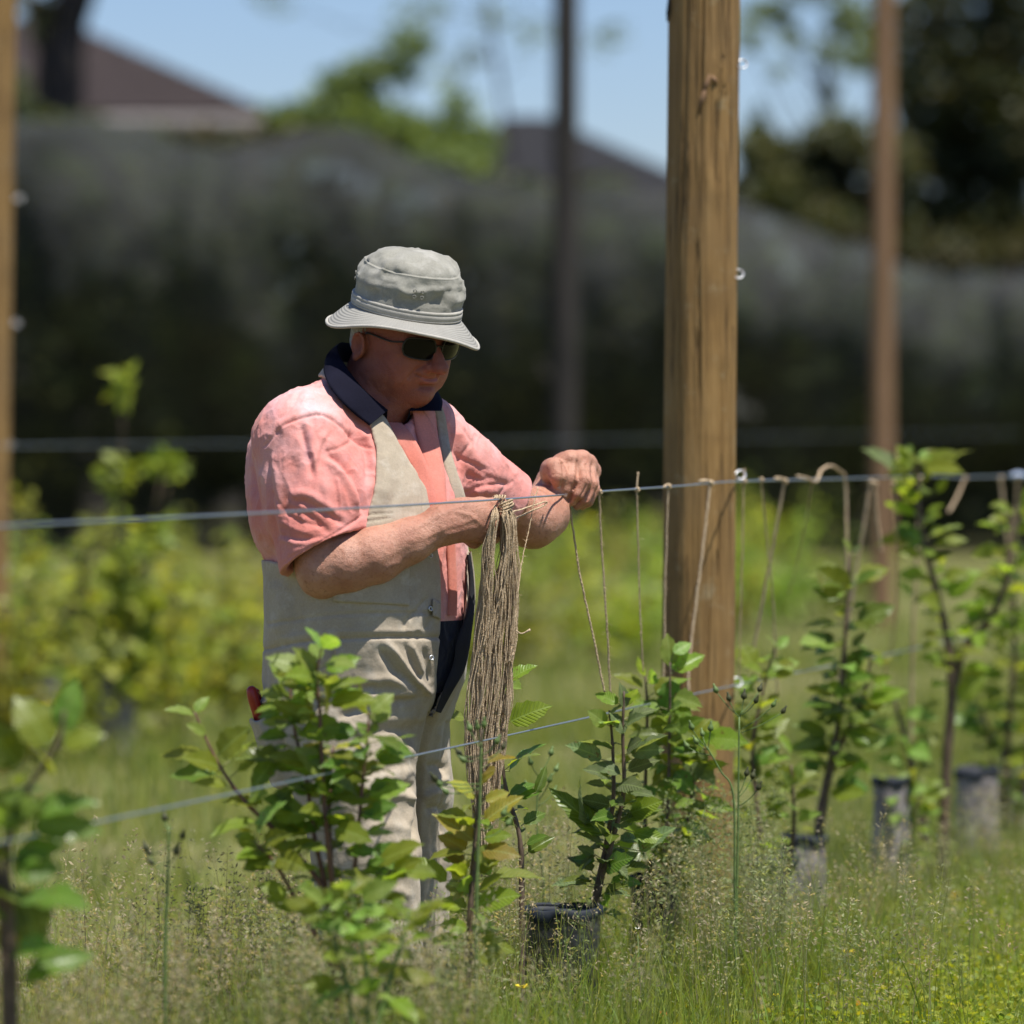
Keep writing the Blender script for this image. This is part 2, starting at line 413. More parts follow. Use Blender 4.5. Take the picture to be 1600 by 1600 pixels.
    M['boot'] = mat_plain('brown leather', (.09, .055, .03), .6, .35, var=.3, scale=40)
    M['button'] = mat_plain('salmon button', (.60, .20, .13), .4, .5, var=.05)
    t = NT('red grip'); t.base((.33, .02, .012)); t.rough(.35, .5); M['red'] = t.m
    M['flower'] = mat_plain('yellow petals', (.80, .62, .03), .6, .3, var=.1)
    M['white_petal'] = mat_plain('white petals', (.75, .75, .70), .6, .3, var=.05)
    M['bud'] = mat_plain('dark flower bud', (.05, .055, .02), .6, .3, var=.3, scale=80)
build_materials()
# ------------------------------------------------------------------ smooth solid modelling: signed fields -> mesh
def _rot(fwd, up):
    f = np.asarray(fwd, float); f = f / np.linalg.norm(f)
    u = np.asarray(up, float); u = u - f * (u @ f); u = u / np.linalg.norm(u)
    l = np.cross(u, f)
    return np.stack([f, l, u])               # rows: forward, left, up
class Field:
    def __init__(s): s.p = []
    def cone(s, a, b, ra, rb, k=.02, op='u'):
        a, b = np.asarray(a, np.float32), np.asarray(b, np.float32)
        ab = b - a; L2 = float(ab @ ab) + 1e-9
        def f(p):
            t = np.clip(((p - a) @ ab) / L2, 0, 1)
            d = p - a - t[:, None] * ab
            return np.sqrt((d * d).sum(1)) - (ra + (rb - ra) * t)
        s.p.append((f, op, k, (a + b) / 2, np.sqrt(L2) / 2 + max(ra, rb))); return s
    def chain(s, pts, rad, k=.02, op='u'):
        for i in range(len(pts) - 1): s.cone(pts[i], pts[i + 1], rad[i], rad[i + 1], k if i == 0 else min(k, .012), op)
        return s
    def ell(s, c, r, R=None, k=.02, op='u'):
        c = np.asarray(c, np.float32); r = np.asarray(r, np.float32); R = np.eye(3) if R is None else R
        RT = np.asarray(R, np.float32).T
        def f(p):
            q = (p - c) @ RT
            k0 = np.sqrt(((q / r) ** 2).sum(1)) + 1e-6; k1 = np.sqrt(((q / (r * r)) ** 2).sum(1)) + 1e-6
            return k0 * (k0 - 1) / k1
        s.p.append((f, op, k, c, float(r.max()))); return s
    def box(s, c, half, R=None, rd=.005, k=.01, op='u'):
        c = np.asarray(c, np.float32); hf = np.asarray(half, np.float32) - rd; RT = (np.eye(3) if R is None else np.asarray(R)).astype(np.float32).T
        def f(p):
            q = np.abs((p - c) @ RT) - hf
            return np.sqrt((np.maximum(q, 0) ** 2).sum(1)) + np.minimum(q.max(1), 0) - rd
        s.p.append((f, op, k, c, float(np.linalg.norm(half)))); return s
    def plane(s, c, n, k=.006):               # keep the side opposite to n
        c = np.asarray(c, np.float32); n = np.asarray(n, np.float32); n = n / np.linalg.norm(n)
        s.p.append((lambda p: (p - c) @ n, 'i', k, c, 99.)); return s
    def func(s, f, c=(0, 0, 0), r=99., op='u', k=.02):
        s.p.append((f, op, k, np.asarray(c, np.float32), r)); return s
    def __call__(s, p, cull=True):
        p = np.asarray(p, np.float32); n = len(p); cc = (p.min(0) + p.max(0)) / 2
        cr = float(np.sqrt(((p.max(0) - cc) ** 2).sum()))
        d = np.full(n, .5, np.float32)
        for f, op, k, c, r in s.p:
            if cull and op != 'i' and float(np.linalg.norm(c - cc)) - r - cr > .12: continue
            e = f(p).astype(np.float32)
            if op == 'u':
                h = np.maximum(k - np.abs(d - e), 0) / k; d = np.minimum(d, e) - h * h * k * .25
            elif op == 's':
                e = -e; h = np.maximum(k - np.abs(d - e), 0) / k; d = np.maximum(d, e) + h * h * k * .25
            else:
                h = np.maximum(k - np.abs(d - e), 0) / k; d = np.maximum(d, e) + h * h * k * .25
        return d

def sdf_mesh(field, lo, hi, h, B=8, smooth=2):
    lo = np.asarray(lo, float); hi = np.asarray(hi, float)
    nb = np.ceil((hi - lo) / (h * B)).astype(int)
    I, J, K = np.meshgrid(*[np.arange(n) for n in nb], indexing='ij')
    blk = np.stack([I.ravel(), J.ravel(), K.ravel()], 1)
    cen = lo + (blk + .5) * B * h
    keep = np.zeros(len(blk), bool)
    # order blocks so that chunks stay local
    sup = (blk // 6); order = np.lexsort((sup[:, 2], sup[:, 1], sup[:, 0])); blk = blk[order]; cen = cen[order]
    for s in range(0, len(blk), 216):
        keep[s:s + 216] = np.abs(field(cen[s:s + 216], cull=False)) < B * h * 1.15
    blk = blk[keep]
    g = np.arange(B + 1); GX, GY, GZ = np.meshgrid(g, g, g, indexing='ij')
    loc = np.stack([GX.ravel(), GY.ravel(), GZ.ravel()], 1)
    N = nb * B + 2; vk, vp, qs = [], [], []
    def key(a): return (a[..., 0].astype(np.int64) * N[1] + a[..., 1]) * N[2] + a[..., 2]
    corner = np.array([(x, y, z) for x in (0, 1) for y in (0, 1) for z in (0, 1)])
    edges = [(a, b) for a in range(8) for b in range(a + 1, 8) if np.abs(corner[a] - corner[b]).sum() == 1]
    for s in range(0, len(blk), 48):
        bb = blk[s:s + 48]; gi = bb[:, None, :] * B + loc[None]
        D = field((lo + gi.reshape(-1, 3) * h)).reshape(len(bb), B + 1, B + 1, B + 1)
        S = D < 0
        cs = sum(S[:, x:x + B, y:y + B, z:z + B].astype(np.int8) for x in (0, 1) for y in (0, 1) for z in (0, 1))
        act = np.argwhere((cs > 0) & (cs < 8))
        if len(act) == 0: continue
        cv = np.stack([D[act[:, 0], act[:, 1] + c[0], act[:, 2] + c[1], act[:, 3] + c[2]] for c in corner], 1)
        acc = np.zeros((len(act), 3)); cnt = np.zeros(len(act))
        for a, b in edges:
            m = (cv[:, a] < 0) != (cv[:, b] < 0)
            t = cv[:, a] / np.where(m, cv[:, a] - cv[:, b], 1)
            acc += np.where(m[:, None], corner[a] + t[:, None] * (corner[b] - corner[a]), 0); cnt += m
        cell = bb[act[:, 0]] * B + act[:, 1:]
        vk.append(key(cell)); vp.append(lo + (cell + acc / cnt[:, None]) * h)
        for ax in range(3):
            o = [0, 0, 0]; o[ax] = 1
            A = S[:, :B, :B, :B]; Bq = S[:, o[0]:B + o[0], o[1]:B + o[1], o[2]:B + o[2]]
            e = np.argwhere(A != Bq)
            if len(e) == 0: continue
            flip = A[e[:, 0], e[:, 1], e[:, 2], e[:, 3]]
            gc = bb[e[:, 0]] * B + e[:, 1:]
            u, v = [(1, 2), (2, 0), (0, 1)][ax]
            du = np.zeros(3, int); du[u] = 1; dv = np.zeros(3, int); dv[v] = 1
            q = np.stack([key(gc - du - dv), key(gc - dv), key(gc), key(gc - du)], 1)
            q[~flip] = q[~flip][:, ::-1]
            qs.append(q)
    vk = np.concatenate(vk); vp = np.concatenate(vp); qs = np.concatenate(qs)
    uk, ui = np.unique(vk, return_index=True); V = vp[ui]
    idx = np.searchsorted(uk, qs); idx = np.minimum(idx, len(uk) - 1)
    ok = (uk[idx] == qs).all(1); Q = idx[ok]
    for _ in range(smooth):
        acc = np.zeros_like(V); cnt = np.zeros(len(V))
        for a in range(4):
            b = (a + 1) % 4
            np.add.at(acc, Q[:, a], V[Q[:, b]]); np.add.at(cnt, Q[:, a], 1)
            np.add.at(acc, Q[:, b], V[Q[:, a]]); np.add.at(cnt, Q[:, b], 1)
        V = .5 * V + .5 * acc / np.maximum(cnt, 1)[:, None]
    return V, Q
def vnormals(V, Q):
    n = np.cross(V[Q[:, 2]] - V[Q[:, 0]], V[Q[:, 3]] - V[Q[:, 1]])
    N = np.zeros_like(V)
    for a in range(4): np.add.at(N, Q[:, a], n)
    return N / (np.linalg.norm(N, axis=1)[:, None] + 1e-12)
def to_px(V):
    return np.stack([800 + FP * V[:, 0] / V[:, 1], HY + FP * (HC - V[:, 2]) / V[:, 1]], 1)
def stroke_disp(V, N, strokes):
    """cloth folds and seams: polylines on the visible side, (points, width px, depth mm)"""
    px = to_px(V); out = np.zeros(len(V)); facing = np.clip((-N[:, 1] + .15) / .3, 0, 1)
    for pts, w, dep in strokes:
        pts = catmull(pts, 5) if len(pts) > 2 else np.array(pts, float)
        m = (px[:, 0] > pts[:, 0].min() - 3 * w) & (px[:, 0] < pts[:, 0].max() + 3 * w) & (px[:, 1] > pts[:, 1].min() - 3 * w) & (px[:, 1] < pts[:, 1].max() + 3 * w)
        q = px[m]; best = np.full(len(q), 1e9); tt = np.zeros(len(q)); n = len(pts) - 1
        for i in range(n):
            a, b = pts[i], pts[i + 1]; ab = b - a
            t = np.clip(((q - a) @ ab) / (ab @ ab + 1e-9), 0, 1)
            d = np.linalg.norm(q - a - t[:, None] * ab, axis=1)
            up = d < best; best[up] = d[up]; tt[up] = (i + t[up]) / n
        taper = np.clip(np.minimum(tt, 1 - tt) * 6, 0, 1) if w > 3 else 1.0
        out[m] += dep * .001 * np.exp(-(best / w) ** 2) * taper
    return out * facing
def poly_sdf2(p, poly):
    poly = np.asarray(poly, float); n = len(poly)
    d = np.full(len(p), 1e18); inside = np.zeros(len(p), bool)
    for i in range(n):
        a, b = poly[i], poly[(i + 1) % n]; e = b - a; w = p - a
        t = np.clip((w @ e) / (e @ e + 1e-12), 0, 1); r = w - t[:, None] * e
        d = np.minimum(d, (r * r).sum(1))
        c = ((a[1] > p[:, 1]) != (b[1] > p[:, 1])) & (p[:, 0] < (b[0] - a[0]) * (p[:, 1] - a[1]) / (b[1] - a[1] + 1e-12) + a[0])
        inside ^= c
    d = np.sqrt(d); return np.where(inside, -d, d)
# ------------------------------------------------------------------ the man tying twine
YB = 11.95                                   # distance of his body
def Q3(px, py, dy=0.0): return np.array(P(px, py, YB + dy))
PXM = FP / YB                                # photo pixels per metre at his body
_ba = math.radians(40)
BF = np.array([math.cos(_ba), -math.sin(_ba), 0]); BL = np.array([math.sin(_ba), math.cos(_ba), 0])
BO = Q3(560, HY)                             # body axis
# torso sections: photo row, forward offset, half depth, half width
_sec = [(560, .01, .050, .060), (592, .006, .070, .085), (612, .000, .095, .125), (635, -.012, .125, .170), (660, -.018, .147, .198), (700, -.015, .170, .218), (760, -.002, .190, .232),
        (820, .014, .196, .225), (865, .022, .191, .211), (900, .026, .190, .207), (960, .027, .191, .207), (1010, .024, .188, .205), (1060, .016, .183, .202), (1110, .004, .166, .190), (1150, -.002, .142, .172), (1190, -.004, .11, .14), (1230, -.004, .07, .09)]
_sz = np.array([HC - (r[0] - HY) / PXM for r in _sec])[::-1]
_sf, _sa, _sb = [np.array([r[i] for r in _sec])[::-1] for i in (1, 2, 3)]
def torso(p):
    q = p - BO; f = q @ BF; l = q @ BL; z = p[:, 2]
    cf = np.interp(z, _sz, _sf); a = np.interp(z, _sz, _sa); b = np.interp(z, _sz, _sb)
    f = f - cf
    # flatter back, squarer sides
    e = 2.3
    k0 = ((np.abs(f) / a) ** e + (np.abs(l) / b) ** e) ** (1 / e) + 1e-6
    d = (k0 - 1) * np.sqrt(f * f + l * l + 1e-9) / k0
    d = np.maximum(d, (z - _sz[-1]) * .8); d = np.maximum(d, (_sz[0] - z) * .8)
    return d * .92
HIP_R, KNEE_R, ANK_R = Q3(536, 1130, -.09), Q3(572, 1335, -.12), Q3(592, 1655, -.08)
HIP_L, KNEE_L, ANK_L = Q3(612, 1130, .08), Q3(632, 1335, .10), Q3(628, 1650, .13)
SH_R, EL_R = Q3(474, 694, -.155), Q3(508, 886, -.215)
SH_L, EL_L = Q3(668, 700, .12), Q3(832, 812, .335)

def surf_depth(px, py, off=0.0, fld=None):
    """front surface of the clothed torso along the line of sight through a photo pixel"""
    fld = fld or torso
    Y = YB - .45
    for _ in range(90):
        d = float(fld(np.array([P(px, py, Y)]))[0]) - off
        if d < .0006: break
        Y += max(d * .7, .0008)
        if Y > YB + .4: return None
    return np.array(P(px, py, Y))
def on_body(pts, off, fld=None):
    out = []
    for a in pts:
        r = surf_depth(a[0], a[1], off, fld)
        if r is None: r = np.array(P(a[0], a[1], YB))
        out.append(r)
    return out

man = empty('person', (BO[0], YB, 0))
tag(man, 'man in grey bucket hat, sunglasses, salmon shirt and khaki overalls tying twine to the wire', 'person')

# ---- head frame
_ha, _hp, _hr = math.radians(46), math.radians(16), math.radians(0)
hf0 = np.array([math.cos(_ha), -math.sin(_ha), 0]); hl = np.array([math.sin(_ha), math.cos(_ha), 0]); hu0 = np.array([0, 0, 1.])
HFv = hf0 * math.cos(_hp) - hu0 * math.sin(_hp); HUv = hu0 * math.cos(_hp) + hf0 * math.sin(_hp)
HR = np.stack([HFv, hl, HUv])
HO = Q3(630, 529, -.03)
HS = .0115
def Hd(f, l, u): return HO + HS * (f * HFv + l * hl + u * HUv)
def hell(F, c, r, k=.01, op='u', R=HR): F.ell(Hd(*c), np.array(r) * HS, R, k, op)

def build_body():
    F = Field()
    # skull and face
    hell(F, (-1.2, 0, 2.6), (9.4, 8.3, 8.4), .02)
    hell(F, (1.8, 0, -2.2), (6.9, 7.7, 7.7), .03)
    hell(F, (3.6, 0, -5.0), (5.0, 5.5, 5.2), .02)
    for s in (-1, 1):
        hell(F, (4.4, 3.7 * s, -2.4), (3.3, 3.0, 3.0), .018)             # cheek bone
        hell(F, (4.2, 4.2 * s, -5.2), (3.2, 2.6, 3.2), .02)              # jowl
        hell(F, (1.0, 6.0 * s, -6.0), (3.2, 2.2, 3.2), .02)              # jaw corner
        F.cone(Hd(7.4, .6 * s, 1.7), Hd(6.0, 5.2 * s, 2.0), .013, .012, .012)   # brow
        hell(F, (7.6, 3.1 * s, -.1), (1.6, 1.7, 1.1), .010, 's')         # eye socket
        hell(F, (6.9, 3.1 * s, -.1), (1.3, 1.4, 1.15), .006)             # eye ball under lids
    hell(F, (6.3, 0, -8.3), (2.5, 2.9, 2.0), .016)                       # chin
    F.cone(Hd(7.7, 0, 1.4), Hd(10.5, 0, -2.0), .0090, .0150, .007)        # nose
    hell(F, (10.8, 0, -2.5), (1.6, 1.5, 1.3), .005)
    for s in (-1, 1): hell(F, (8.9, 1.25 * s, -2.9), (1.45, .95, 1.0), .006)
    for s in (-1, 1): hell(F, (9.4, .65 * s, -3.6), (.55, .35, .4), .003, 's')
    hell(F, (7.5, 0, -4.2), (1.8, 2.6, 1.5), .012)                       # muzzle
    F.cone(Hd(8.75, -1.8, -4.55), Hd(8.75, 1.8, -4.55), .0050, .0050, .006)
    hell(F, (8.45, 0, -5.5), (.95, 2.0, .7), .006)
    hell(F, (8.5, 0, -6.6), (.8, 2.2, .5), .008, 's')                    # fold above chin
    for s in (-1, 1):
        hell(F, (-1.6, 8.6 * s, -1.9), (1.5, .8, 2.4), .005)             # ear
    for s in (-1, 1):
        pts = [Hd(-1.6 + 1.5 * math.cos(a), (9.2 + .2 * math.sin(a)) * s, -1.7 + 2.15 * math.sin(a)) for a in np.linspace(-.9, 3.9, 12)]
        F.chain(pts, [.0034] * 12, .003)
        hell(F, (-1.3, 9.5 * s, -1.5), (.95, .9, 1.45), .002, 's'); hell(F, (-1.9, 8.95 * s, -4.0), (.75, .55, .75), .003)
    # throat and neck
    F.cone(Hd(2.8, 0, -8.6), Q3(596, 632, -.03), .050, .060, .03)
    F.cone(Hd(-3.2, 0, -4.0), Q3(566, 640, -.01), .066, .075, .03)
    # hidden core joins head and arms
    F.cone(Q3(566, 640, -.01), Q3(560, 720, 0), .07, .09, .03)
    F.cone(Q3(560, 720, 0), SH_R, .06, .055, .03); F.cone(Q3(560, 720, 0), SH_L, .06, .055, .03)
    # right arm
    F.chain([SH_R, Q3(490, 790, -.19), EL_R], [.058, .056, .053], .02)
    F.chain([EL_R, Q3(545, 879, -.225), Q3(584, 868, -.225), Q3(640, 845, -.215), Q3(688, 821, -.20)], [.056, .060, .058, .0455, .036], .03)
    F.ell(Q3(500, 908, -.21), (.035, .03, .03), None, .02)                               # elbow point
    # right hand: back of the hand towards the camera, fingers curled round the twine
    w = Q3(690, 819, -.20)
    kn = [Q3(750, 790, -.185), Q3(757, 804, -.19), Q3(757, 820, -.19), Q3(751, 834, -.18)]
    for i, kk in enumerate(kn): F.cone(w + np.array([0, 0, (1.5 - i) * .008]), kk, .026, .0165, .022)
    F.ell(Q3(722, 806, -.195), (.044, .022, .036), None, .02)
    f1 = [Q3(782, 786, -.155), Q3(787, 802, -.16), Q3(785, 818, -.16), Q3(776, 833, -.155)]
    f2 = [Q3(786, 800, -.125), Q3(788, 814, -.128), Q3(785, 828, -.128), Q3(774, 841, -.126)]
    f3 = [Q3(768, 803, -.118), Q3(768, 816, -.12), Q3(766, 829, -.12), Q3(758, 840, -.12)]
    for i in range(4):
        r = [.0128, .0130, .0124, .0112][i]
        F.chain([kn[i], f1[i], f2[i], f3[i]], [r * 1.2, r * 1.02, r * .96, r * .82], .0035)
        F.ell(kn[i], (.0165, .015, .0165), None, .008)
    F.chain([Q3(702, 808, -.175), Q3(728, 834, -.165), Q3(740, 845, -.15), Q3(756, 838, -.135)], [.022, .0165, .0135, .0115], .012)   # thumb under
    # left arm reaching to the wire
    F.chain([SH_L, Q3(752, 760, .23), EL_L], [.056, .055, .054], .02)
    wl_ = Q3(861, 762, .475)
    F.chain([EL_L, Q3(848, 802, .385), Q3(857, 780, .44), wl_], [.057, .0565, .044, .034], .03)
    # left hand: knuckles up, fingers bent down over the wire
    H = lambda px, py, y: np.array(P(px, py, y))
    wy = 12.37
    knl = [H(893, 719, wy - .012), H(909, 717, wy + .006), H(919, 724, wy + .026), H(925, 736, wy + .046)]
    wc = H(864, 750, wy + .03)
    for i, kk in enumerate(knl): F.cone(wc + np.array([.004 * i, .010 * i, 0]), kk, .030, .0175, .02)
    F.ell(H(884, 732, wy + .0), (.036, .036, .034), None, .02)
    p1 = [H(892, 748, wy - .045), H(914, 751, wy - .036), H(924, 757, wy - .012), H(928, 764, wy + .016)]
    p2 = [H(885, 765, wy - .046), H(903, 772, wy - .042), H(914, 780, wy - .022), H(920, 784, wy + .006)]
    p3 = [H(881, 777, wy - .032), H(893, 784, wy - .030), H(902, 790, wy - .014), H(910, 791, wy + .008)]
    for i in range(4):
        r = [.0135, .0138, .0130, .0115][i]
        F.chain([knl[i], p1[i], p2[i], p3[i]], [r * 1.22, r * 1.08, r * .92, r * .76], .0035)
        F.ell(knl[i], (.0175,) * 3, None, .010); F.ell(p1[i], (r * 1.1,) * 3, None, .004)
    F.chain([H(864, 738, wy - .02), H(867, 730, wy - .050), H(872, 745, wy - .062), H(873, 764, wy - .050)], [.026, .0185, .0160, .0118], .012)   # thumb
    F.ell(H(860, 735, wy - .03), (.020, .024, .024), None, .016)
    return sdf_mesh(F, (-.53, 11.54, .99), (.22, 12.62, 1.79), .0027)

V, Q = build_body()
N = vnormals(V, Q)
V = V + N * (fbm(V * 70, 2, 3) * .0006)[:, None]
# veins and tendons on forearm and hands
V = V + N * stroke_disp(V, N, [([(640, 832), (670, 812), (705, 797), (740, 785)], 4, 1.6), ([(650, 850), (690, 828), (730, 815), (752, 806)], 4, 1.3),
    ([(690, 838), (725, 828), (750, 822)], 4, 1.2), ([(715, 800), (735, 805), (750, 818)], 3, 1.4), ([(560, 900), (620, 870), (680, 836)], 7, -1.2),
    ([(902, 720), (902, 745), (894, 768), (889, 782)], 2.0, -4.0), ([(916, 726), (919, 752), (909, 774), (900, 786)], 2.0, -4.0), ([(924, 738), (926, 762), (917, 782)], 1.8, -3.0), ([(880, 724), (881, 745), (877, 762)], 2.2, -4.0), ([(884, 748), (893, 744), (900, 748)], 1.3, -1.0), ([(884, 752), (893, 749), (899, 753)], 1.3, -1.0), ([(908, 752), (915, 748), (920, 752)], 1.3, -1.0), ([(864, 742), (871, 740), (878, 743)], 1.3, -1.0), ([(875, 716), (890, 712), (905, 712)], 4, 1.2), ([(868, 722), (888, 722), (905, 728)], 4, -1.2)])[:, None]
me = mesh_np('body', V, Q)
hp = lambda *q: [tuple(to_px(Hd(*a)[None])[0]) for a in q]
V = V + N * stroke_disp(V, N, [(hp((7.9, -2.7, -4.55), (9.0, -1.5, -4.95), (9.3, 0, -5.05), (9.0, 1.5, -4.95), (8.0, 2.5, -4.6)), 2.2, -4.5), (hp((8.6, -1.9, -2.6), (7.9, -3.2, -3.9), (7.2, -3.7, -5.4)), 2.6, -3.2),
    (hp((7.0, -3.9, -5.8), (6.4, -4.2, -7.2)), 2.6, -2.0), (hp((6.6, -4.4, -.9), (5.6, -5.3, -2.2), (4.9, -5.6, -3.6)), 3.2, -1.6)])[:, None]
V = V + N * stroke_disp(V, N, [([(596, 560), (606, 580), (604, 604)], 3, -1.2), ([(612, 566), (622, 586), (622, 606)], 3, -1.1), ([(575, 590), (590, 612), (612, 628)], 4, -2.0), ([(602, 545), (612, 548), (622, 549)], 2, -.9), ([(604, 553), (613, 556), (622, 556)], 2, -.8), ([(560, 580), (575, 605), (596, 624)], 4, -1.6)])[:, None]
me = mesh_np('body', V, Q)
o_body = link_mesh('body', me, M['skin'], man)
me.materials.append(M['face']); me.materials.append(M['lip'])
cen = V[Q].mean(1); hq = (cen - HO) @ HR.T / HS
mi = np.zeros(len(Q), np.int32)
px = to_px(cen)
mi[(np.linalg.norm(cen - HO, axis=1) < .24) & (px[:, 1] < 690)] = 1
mi[(np.abs(hq[:, 1]) < 2.4) & (hq[:, 0] > 7.6) & (hq[:, 2] < -4.4) & (hq[:, 2] > -5.9) & (np.abs(hq[:, 1]) < 2.6 - 1.8 * np.abs(hq[:, 2] + 5.1))] = 2
me.polygons.foreach_set('material_index', mi)
# finger nails of the left hand
def nail(c, n, up, w, l):
    n = Vector(n).normalized(); up = Vector(up); up = (up - n * up.dot(n)).normalized(); x = up.cross(n)
    G = np.zeros((5, 5, 3))
    for i in range(5):
        for j in range(5):
            u, v = (i - 2) / 2, (j - 2) / 2
            ww = w * (1 - .25 * max(v, 0) ** 2)
            G[i, j] = Vector(c) + x * (u * ww) + up * (v * l) + n * (.0012 - .0035 * u * u - .001 * v * v)
    g = Geo(); g.grid(G); return g.obj('nail', M['nail'], o_body)
nail(P(882.5, 770, 12.37 - .0565), (-.15, -1, .1), (-.25, 0, -1), .0068, .0080)
nail(P(871, 757, 12.37 - .0655), (-.35, -1, .1), (.05, 0, -1), .0065, .0085)

# ---- hair below the hat
F = Field()
hell(F, (-1.2, 0, 2.6), (9.85, 8.35, 8.8), .02)
hell(F, (-2.4, 0, -3.2), (7.6, 7.1, 5.6), .03)
F.plane(Hd(-.6, 0, 0), HFv * .9 + HUv * .25, .01)
F.plane(Hd(0, 0, -4.6), -HUv, .02)
for s in (-1, 1): F.cone(Hd(.7, 7.2 * s, 2.0), Hd(1.0, 7.15 * s, -.6), .010, .007, .01)
Vh, Qh = sdf_mesh(F, HO - .16, HO + .16, .004)
Nh = vnormals(Vh, Qh)
Vh = Vh + Nh * (fbm(((Vh - HO) @ HR.T) * np.array([130, 130, 26]), 2, 5) * .0022)[:, None]
link_mesh('hair', mesh_np('hair', Vh, Qh), M['hair'], man)

# ---- shirt
def hem_side(F, c, n): F.plane(c, n, .003)
shirt_f = Field()
shirt_f.func(torso, Q3(560, 800), .6, 'u', .02)
# right sleeve, cut square at the hem and hollow at its mouth
sl = Field()
sl.cone(Q3(482, 700, -.135), Q3(512, 880, -.205), .106, .100, .02)
sl.cone(Q3(474, 690, -.14), Q3(497, 780, -.175), .104, .110, .03)
hemc, hemn = Q3(511, 860, -.21), np.array([.44, -.22, -.86])
sl.plane(hemc, hemn, .003)
sl.cone(Q3(503, 835, -.205), Q3(520, 915, -.22), .078, .084, .006, 's')
# left sleeve
sr = Field()
sr.cone(Q3(668, 700, .115), Q3(800, 796, .305), .086, .078, .02)
sr.cone(Q3(664, 694, .11), Q3(725, 742, .18), .088, .086, .02)
hemc2, hemn2 = Q3(797, 786, .30), np.array([.76, .40, -.50])
sr.plane(hemc2, hemn2, .003)
sr.cone(Q3(780, 782, .29), Q3(845, 822, .345), .064, .068, .006, 's')
# trapezius slopes
shirt_f.cone(Q3(578, 618, 0), Q3(490, 664, -.12), .058, .082, .03)
shirt_f.cone(Q3(600, 622, 0), Q3(668, 676, .11), .055, .075, .03)
shirt_f.ell(Q3(455, 735, -.02), (.085, .12, .13), None, .05)              # rounded back
shirt_f.func(sl, Q3(495, 790, -.17), .26, 'u', .016)
shirt_f.func(sr, Q3(730, 750, .2), .28, 'u', .022)
# loose blouse over the belt at the back
shirt_f.ell(Q3(432, 805, -.07), (.055, .09, .085), None, .025)
# open collar front
shirt_f.cone(Q3(600, 600, -.03), Q3(640, 668, -.16), .06, .035, .02, 's')
shirt_f.cone(Q3(574, 560, -.01), Q3(590, 628, -.03), .088, .078, .01, 's')
V, Q = sdf_mesh(shirt_f, (-.60, 11.50, .84), (.10, 12.44, 1.52), .0031)
N = vnormals(V, Q); px = to_px(V)
folds = [
    ([(503, 704), (530, 722), (552, 748), (566, 785), (570, 812)], 6, -9), ([(508, 716), (533, 738), (550, 765), (560, 800)], 6, 7),
    ([(540, 672), (562, 690), (574, 715), (578, 760)], 7, -8), ([(556, 668), (577, 692), (583, 730), (577, 780)], 5, 5),
    ([(469, 655), (474, 685), (484, 722), (487, 750)], 5, -5), ([(478, 655), (486, 690), (497, 730)], 7, 4),
    ([(455, 712), (462, 735), (452, 765), (440, 792)], 8, -4), ([(440, 795), (470, 800), (498, 818), (520, 838)], 6, -4),
    ([(436, 812), (462, 826), (492, 838)], 6, 4), ([(445, 770), (478, 772), (510, 790), (545, 815)], 7, 4.5), ([(450, 782), (480, 786), (515, 806), (548, 826)], 5, -4),
    ([(425, 720), (433, 760), (438, 810), (446, 860)], 6, 4), ([(418, 700), (420, 745), (425, 800), (436, 862)], 5, -6),
    ([(436, 668), (430, 690), (424, 715)], 6, -5), ([(400, 700), (396, 740), (400, 790), (412, 845)], 6, -4), ([(392, 760), (398, 805), (412, 850)], 6, 4),
    ([(520, 740), (527, 780), (530, 820)], 5, -3.5), ([(505, 745), (512, 790), (514, 830)], 6, 3.5), ([(548, 720), (556, 760), (556, 800)], 5, 4),
    ([(700, 660), (712, 700), (722, 730)], 6, -5), ([(715, 668), (735, 705), (760, 735)], 7, 4), ([(728, 740), (745, 748), (770, 752)], 6, -5), ([(720, 760), (750, 768), (785, 768)], 6, 4), ([(742, 728), (770, 748), (800, 758)], 5, -3.5),
        ([(520, 672), (505, 700), (498, 735)], 3.2, -3.2), ([(512, 670), (497, 700), (489, 738)], 3.5, 2.6), ([(548, 690), (530, 700), (512, 704)], 3, -3), ([(425, 770), (446, 800), (470, 815), (500, 822)], 3, -2.6), ([(436, 835), (470, 842), (505, 838)], 3, -3), ([(436, 843), (470, 850), (505, 846)], 3, 2.4),
    ([(392, 720), (398, 760), (410, 800)], 3.5, -3.2), ([(388, 780), (400, 820), (414, 855)], 3.5, -3.2), ([(470, 610), (455, 635), (432, 660)], 3.2, -2.6), ([(482, 612), (470, 636), (455, 655)], 3.2, 2.2), ([(735, 690), (722, 715), (716, 745)], 3.2, -3.4), ([(700, 690), (716, 712), (740, 725), (775, 738)], 3.2, -3.2), ([(728, 770), (752, 760), (790, 756)], 3, -3.2), ([(715, 650), (722, 670), (740, 695)], 3, -2.8),
    ([(413, 697), (438, 669), (468, 654), (497, 649), (516, 655), (535, 669), (560, 690), (580, 702)], 2.2, -3.4), ([(413, 690), (438, 662), (468, 648), (497, 643), (520, 650), (545, 670), (580, 694)], 3.5, 1.2),
    ([(492, 600), (495, 625), (497, 648)], 1.8, -2.2), ([(498, 600), (501, 625), (503, 648)], 1.8, -2.0),
    ([(527, 748), (533, 790), (530, 832)], 2.0, 1.8),
]
hems = [([(455, 884), (490, 868), (530, 846), (566, 822)], 4.0, 1.8), ([(450, 872), (487, 854), (527, 832), (566, 806)], 2.4, -3.2), ([(800, 752), (780, 772), (765, 790)], 2.4, -2.6), ([(446, 878), (470, 868)], 3, -2), ([(500, 858), (508, 850)], 3, -2), ([(540, 838), (548, 832)], 3, 2)]
dh = stroke_disp(V, N, hems)
